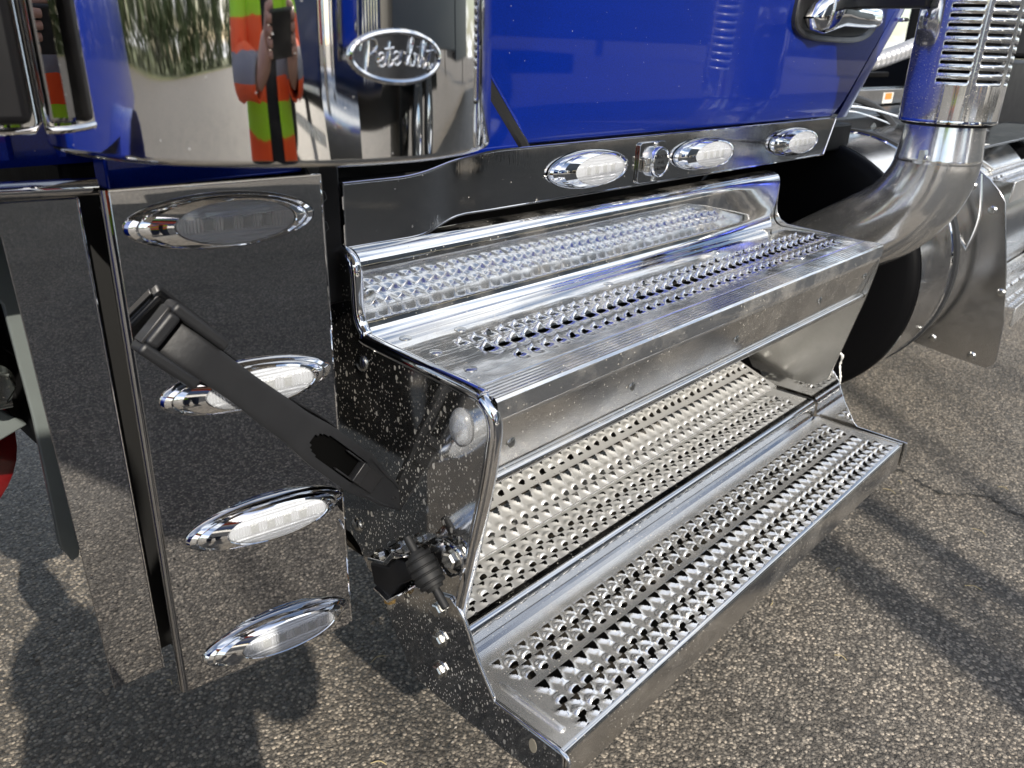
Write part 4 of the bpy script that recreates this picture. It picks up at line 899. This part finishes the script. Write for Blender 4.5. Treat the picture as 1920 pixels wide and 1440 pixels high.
# ------------------------------------------------------------------ the photographer (mirrored in the air cleaner)
PB = Vector((-.305, -.325, 0)); PF = Vector((.737, .676, 0)); PR = Vector((.676, -.737, 0))
def pp_(s_, u_, f_): return PB + PR * s_ + PF * f_ + Vector((0, 0, u_))
per = thing('person', 'person in an open orange and lime striped work jacket holding up a phone', 'person', PB)
def cloth(name, stops):
    t = NT(name); z = t.n('SeparateXYZ'); t.put(z.inputs[0], t.co)
    r = t.n('ValToRGB'); t.put(r.inputs[0], t.math('DIVIDE', t.math('ADD', z.outputs[2], t.math('MULTIPLY', t.noise(9, 3), .02)), 2.0)); r.color_ramp.interpolation = 'CONSTANT'
    e = r.color_ramp.elements
    while len(e) < len(stops): e.new(.5)
    for i, (p, c) in enumerate(stops): e[i].position = p / 2.0; e[i].color = (*c, 1)
    return t.done(t.bsdf(Base_Color=r.outputs[0], Roughness=.8, Normal=t.bump(t.noise(30, 4), .004)))
LIME, ORG, GRY = (.36, .70, .02), (.88, .10, .015), (.20, .20, .22)
M['jacket'] = cloth('hi_vis_jacket', [(0, LIME), (.90, ORG), (.97, GRY), (1.03, ORG), (1.075, LIME), (1.14, ORG), (1.19, GRY), (1.25, ORG), (1.30, LIME)])
M['skin'] = simple('skin', (.42, .24, .17), .5); M['denim'] = simple('dark_trousers', (.015, .02, .035), .85, bump=.001)
M['shirt'] = simple('black_shirt', (.008, .008, .009), .85); M['hair'] = simple('dark_hair', (.03, .018, .012), .6)
me = bpy.data.meshes.new('body')
J = dict(pel=(0, .93, 0, .14, .11), ch=(0, 1.22, 0, .16, .11), nk=(0, 1.43, 0, .06, .06), nk2=(0, 1.50, .02, .055, .055), hd=(0, 1.60, .035, .078, .09), hd2=(0, 1.68, .03, .07, .085),
         sR=(.17, 1.38, 0, .062, .06), eR=(.25, 1.20, .13, .045, .045), wR=(.125, 1.19, .33, .03, .026), sL=(-.17, 1.38, 0, .062, .06), eL=(-.25, 1.20, .13, .045, .045), wL=(-.125, 1.19, .33, .03, .026),
         hR=(.10, .88, 0, .095, .095), kR=(.12, .50, .03, .06, .06), aR=(.13, .10, 0, .042, .045), tR=(.14, .04, .15, .045, .03), hL=(-.10, .88, 0, .095, .095), kL=(-.13, .50, .02, .06, .06), aL=(-.15, .10, -.02, .042, .045), tL=(-.16, .04, .13, .045, .03))
K_ = list(J); ED = [('pel', 'ch'), ('ch', 'nk'), ('nk', 'nk2'), ('nk2', 'hd'), ('hd', 'hd2'), ('ch', 'sR'), ('sR', 'eR'), ('eR', 'wR'), ('ch', 'sL'), ('sL', 'eL'), ('eL', 'wL'), ('pel', 'hR'), ('hR', 'kR'), ('kR', 'aR'), ('aR', 'tR'), ('pel', 'hL'), ('hL', 'kL'), ('kL', 'aL'), ('aL', 'tL')]
me.from_pydata([tuple(pp_(*J[k][:3]) - PB) for k in K_], [(K_.index(a), K_.index(b)) for a, b in ED], [])
bo = bpy.data.objects.new('body', me); C.objects.link(bo); bo.parent = per; WP['body'] = PB
me.materials.append(M['skin'])
md = bo.modifiers.new('skin', 'SKIN'); md.use_smooth_shade = True
for i, k in enumerate(K_):
    sv = me.skin_vertices[0].data[i]; sv.radius = J[k][3:5]; sv.use_root = (k == 'pel')
bo.modifiers.new('sub', 'SUBSURF').render_levels = 2
def oval(u_, rs_, rf_, f0=0.0, a0=0, a1=360, n=37, s0=0):
    return [pp_(s0 + rs_ * math.sin(math.radians(a)), u_, f0 + rf_ * math.cos(math.radians(a))) for a in np.linspace(a0, a1, n)]
lv = [(.86, .215, .165), (1.0, .21, .16), (1.15, .215, .16), (1.28, .225, .155), (1.36, .215, .13), (1.42, .14, .09), (1.46, .085, .075)]
q = MB(); q.grid([oval(u_, a_, b_, 0, 14 if u_ < 1.4 else 30, 346 if u_ < 1.4 else 330, 49) for u_, a_, b_ in lv])
for sg, kk in ((1, 'R'), (-1, 'L')):
    q.tube(smooth_path([pp_(*J['s' + kk][:3]), pp_(sg * .23, 1.30, .06), pp_(*J['e' + kk][:3]), pp_(sg * .20, 1.20, .24), pp_(*J['w' + kk][:3])], 20), [.082 - .0018 * i for i in range(21)], 14, caps=False)
jk = q.build('jacket', 'jacket', per, smooth=60, loc=tuple(PB)); sdm = jk.modifiers.new('solid', 'SOLIDIFY'); sdm.thickness = .006
q = MB(); q.grid([oval(u_, a_ - .02, b_ - .012) for u_, a_, b_ in lv]); q.build('shirt', 'shirt', per, smooth=60)
q = MB()
for sg, kk in ((1, 'R'), (-1, 'L')): q.tube(smooth_path([pp_(sg * .09, .95, 0), pp_(*J['k' + kk][:3]), pp_(*J['a' + kk][:3])], 16), [.115 - .0025 * i for i in range(17)], 16)
q.build('trousers', 'denim', per, smooth=60)
q = MB()
for sg, kk in ((1, 'R'), (-1, 'L')):
    a_ = J['a' + kk]; q.tube([pp_(a_[0], .05, a_[2] - .07), pp_(a_[0], .055, a_[2]), pp_(a_[0], .05, a_[2] + .1), pp_(a_[0], .04, a_[2] + .19)], [.045, .055, .05, .035], 14)
q.build('boots', 'plastic', per, smooth=60)
q = MB(); q.lathe([(-.03, .088), (.02, .094), (.06, .088), (.095, .06), (.11, 0)], pp_(0, 1.635, .015), (0, 0, 1), 24); q.build('hair', 'hair', per, smooth=60)
q = MB()
for sg in (1, -1): q.lathe([(0, .012), (.004, .009), (.006, 0)], pp_(sg * .032, 1.61, .112), PF, 12)
q.tube([pp_(0, 1.615, .12), pp_(0, 1.58, .138), pp_(0, 1.57, .12)], [.008, .013, .008], 8); q.tube([pp_(-.025, 1.54, .112), pp_(0, 1.538, .12), pp_(.025, 1.54, .112)], .006, 6); q.build('face', 'skin', per)
CO = Vector((0, 0, H)); 
ph = MB(); ph.obox(CO - R2 * .020 + R0 * .055, (.150, .073, .008), Matrix((R0, R1, R2)).transposed()); pho = ph.build('phone', 'plastic', None, bevel=.004)
tag(pho, 'black phone held up in front of the person in the striped jacket', 'phone')
for sg in (1, -1):
    q = MB(); ec = CO - R2 * .028 + R0 * (.055 + sg * .076); wr = pp_(*J['w' + ('R' if sg > 0 else 'L')][:3])
    pc = (ec * .62 + wr * .38); q.tube([wr, wr.lerp(pc, .5), pc, pc.lerp(ec, .55)], [.026, .034, .036, .026], 12)
    for i, ln in enumerate((.98, 1.08, 1.0, .8)):
        b0 = pc.lerp(ec, .5) + R1 * (.026 - .017 * i); tip = ec + R1 * (.026 - .017 * i)
        q.tube([b0, tip + R0 * sg * .012 - R2 * .004, tip + R0 * sg * .010 * ln + R2 * .012, tip - R0 * sg * .012 * ln + R2 * .0135], [.0092, .0088, .008, .0065], 8)
    q.tube([pc + R1 * .02, pc.lerp(ec, .6) + R1 * .045, ec + R1 * .038 - R0 * sg * .03 - R2 * .006], [.012, .0105, .008], 8)
    q.build('hand', 'skin', per, smooth=60)

# ------------------------------------------------------------------ planting at the edge of the lot, painted line
yl = MB(); yl.box(-48.2, -48.0, -110, 60, .004, .006); yo = yl.build('painted_line', 'yellowpaint', smooth=0); yo['kind'] = 'structure'
vg = MB(); vg.box(-145, -48.4, -140, 140, .002, .03); vo = vg.build('grass_verge', 'grass', smooth=0); vo['kind'] = 'structure'
def leaves(mb, c, r, n, sz):
    p = rng.normal(size=(n, 3)); p /= np.linalg.norm(p, axis=1)[:, None]; p *= (rng.random((n, 1)) ** .45) * np.array(r) * (.75 + .5 * rng.random((n, 1)))
    a = rng.normal(size=(n, 3)) * sz; b = rng.normal(size=(n, 3)) * sz
    for k in range(n):
        o_ = np.array(c) + p[k]; mb.add([o_ - a[k], o_ + b[k], o_ + a[k], o_ - b[k]], [(0, 1, 2, 3)])
hg = MB()
for k in range(46): leaves(hg, (-58 + rng.normal() * 2.5, -95 + k * 3.4, 1.8 + rng.random() * 1.5), (2.8, 2.6, 3 + 2 * rng.random()), 420, .24)
ho = hg.build('hedge', 'leaf', smooth=0); ho['kind'] = 'stuff'
spots = [(-62, -60), (-60, -36), (-63, -12), (-59, 14), (-66, 34), (-30, -42), (2, -40), (14, -34), (25, -40), (-55, -85), (34, -18), (38, -9), (36, -26)]  # last three are unseen, added to darken the door and pillar reflections
desc = ['first from the far end of the hedge', 'taller one behind the middle of the hedge', 'wide one behind the hedge facing the truck nose', 'slim one at the near end of the hedge', 'one standing alone past the hedge end', 'one at the lot corner', 'one behind the dark blue truck', 'one behind the grey trailer', 'one far behind the trailer end', 'one in the far corner of the verge', 'added one past the rear of the second trailer', 'added one furthest along the row of trailers', 'added one behind the second trailer']
for k, (x_, y_) in enumerate(spots):
    hh = 6 + rng.random() * 4
    t_ = thing('tree', 'leafy green tree, ' + desc[k], 'tree', (x_, y_, 0), 'trees around the lot')
    q = MB(); q.tube([(x_, y_, 0), (x_ + .1, y_, hh * .3), (x_ - .1, y_ + .1, hh * .6), (x_, y_, hh * .9)], [.22, .18, .12, .05], 10)
    for j in range(9):
        a = j * 2.4; z0 = hh * (.3 + .06 * j); q.tube([(x_, y_, z0), (x_ + math.cos(a) * hh * .15, y_ + math.sin(a) * hh * .15, z0 + hh * .12), (x_ + math.cos(a) * hh * .24, y_ + math.sin(a) * hh * .24, z0 + hh * .2)], [.07, .05, .02], 6)
    q.build('trunk', 'bark', t_)
    q = MB()
    for j in range(12): a = rng.random() * 6.28; leaves(q, (x_ + math.cos(a) * hh * .2 * rng.random(), y_ + math.sin(a) * hh * .2 * rng.random(), hh * (.45 + .45 * rng.random())), (hh * .14,) * 3, 130, .16)
    q.build('crown', 'leaf', t_, smooth=0)
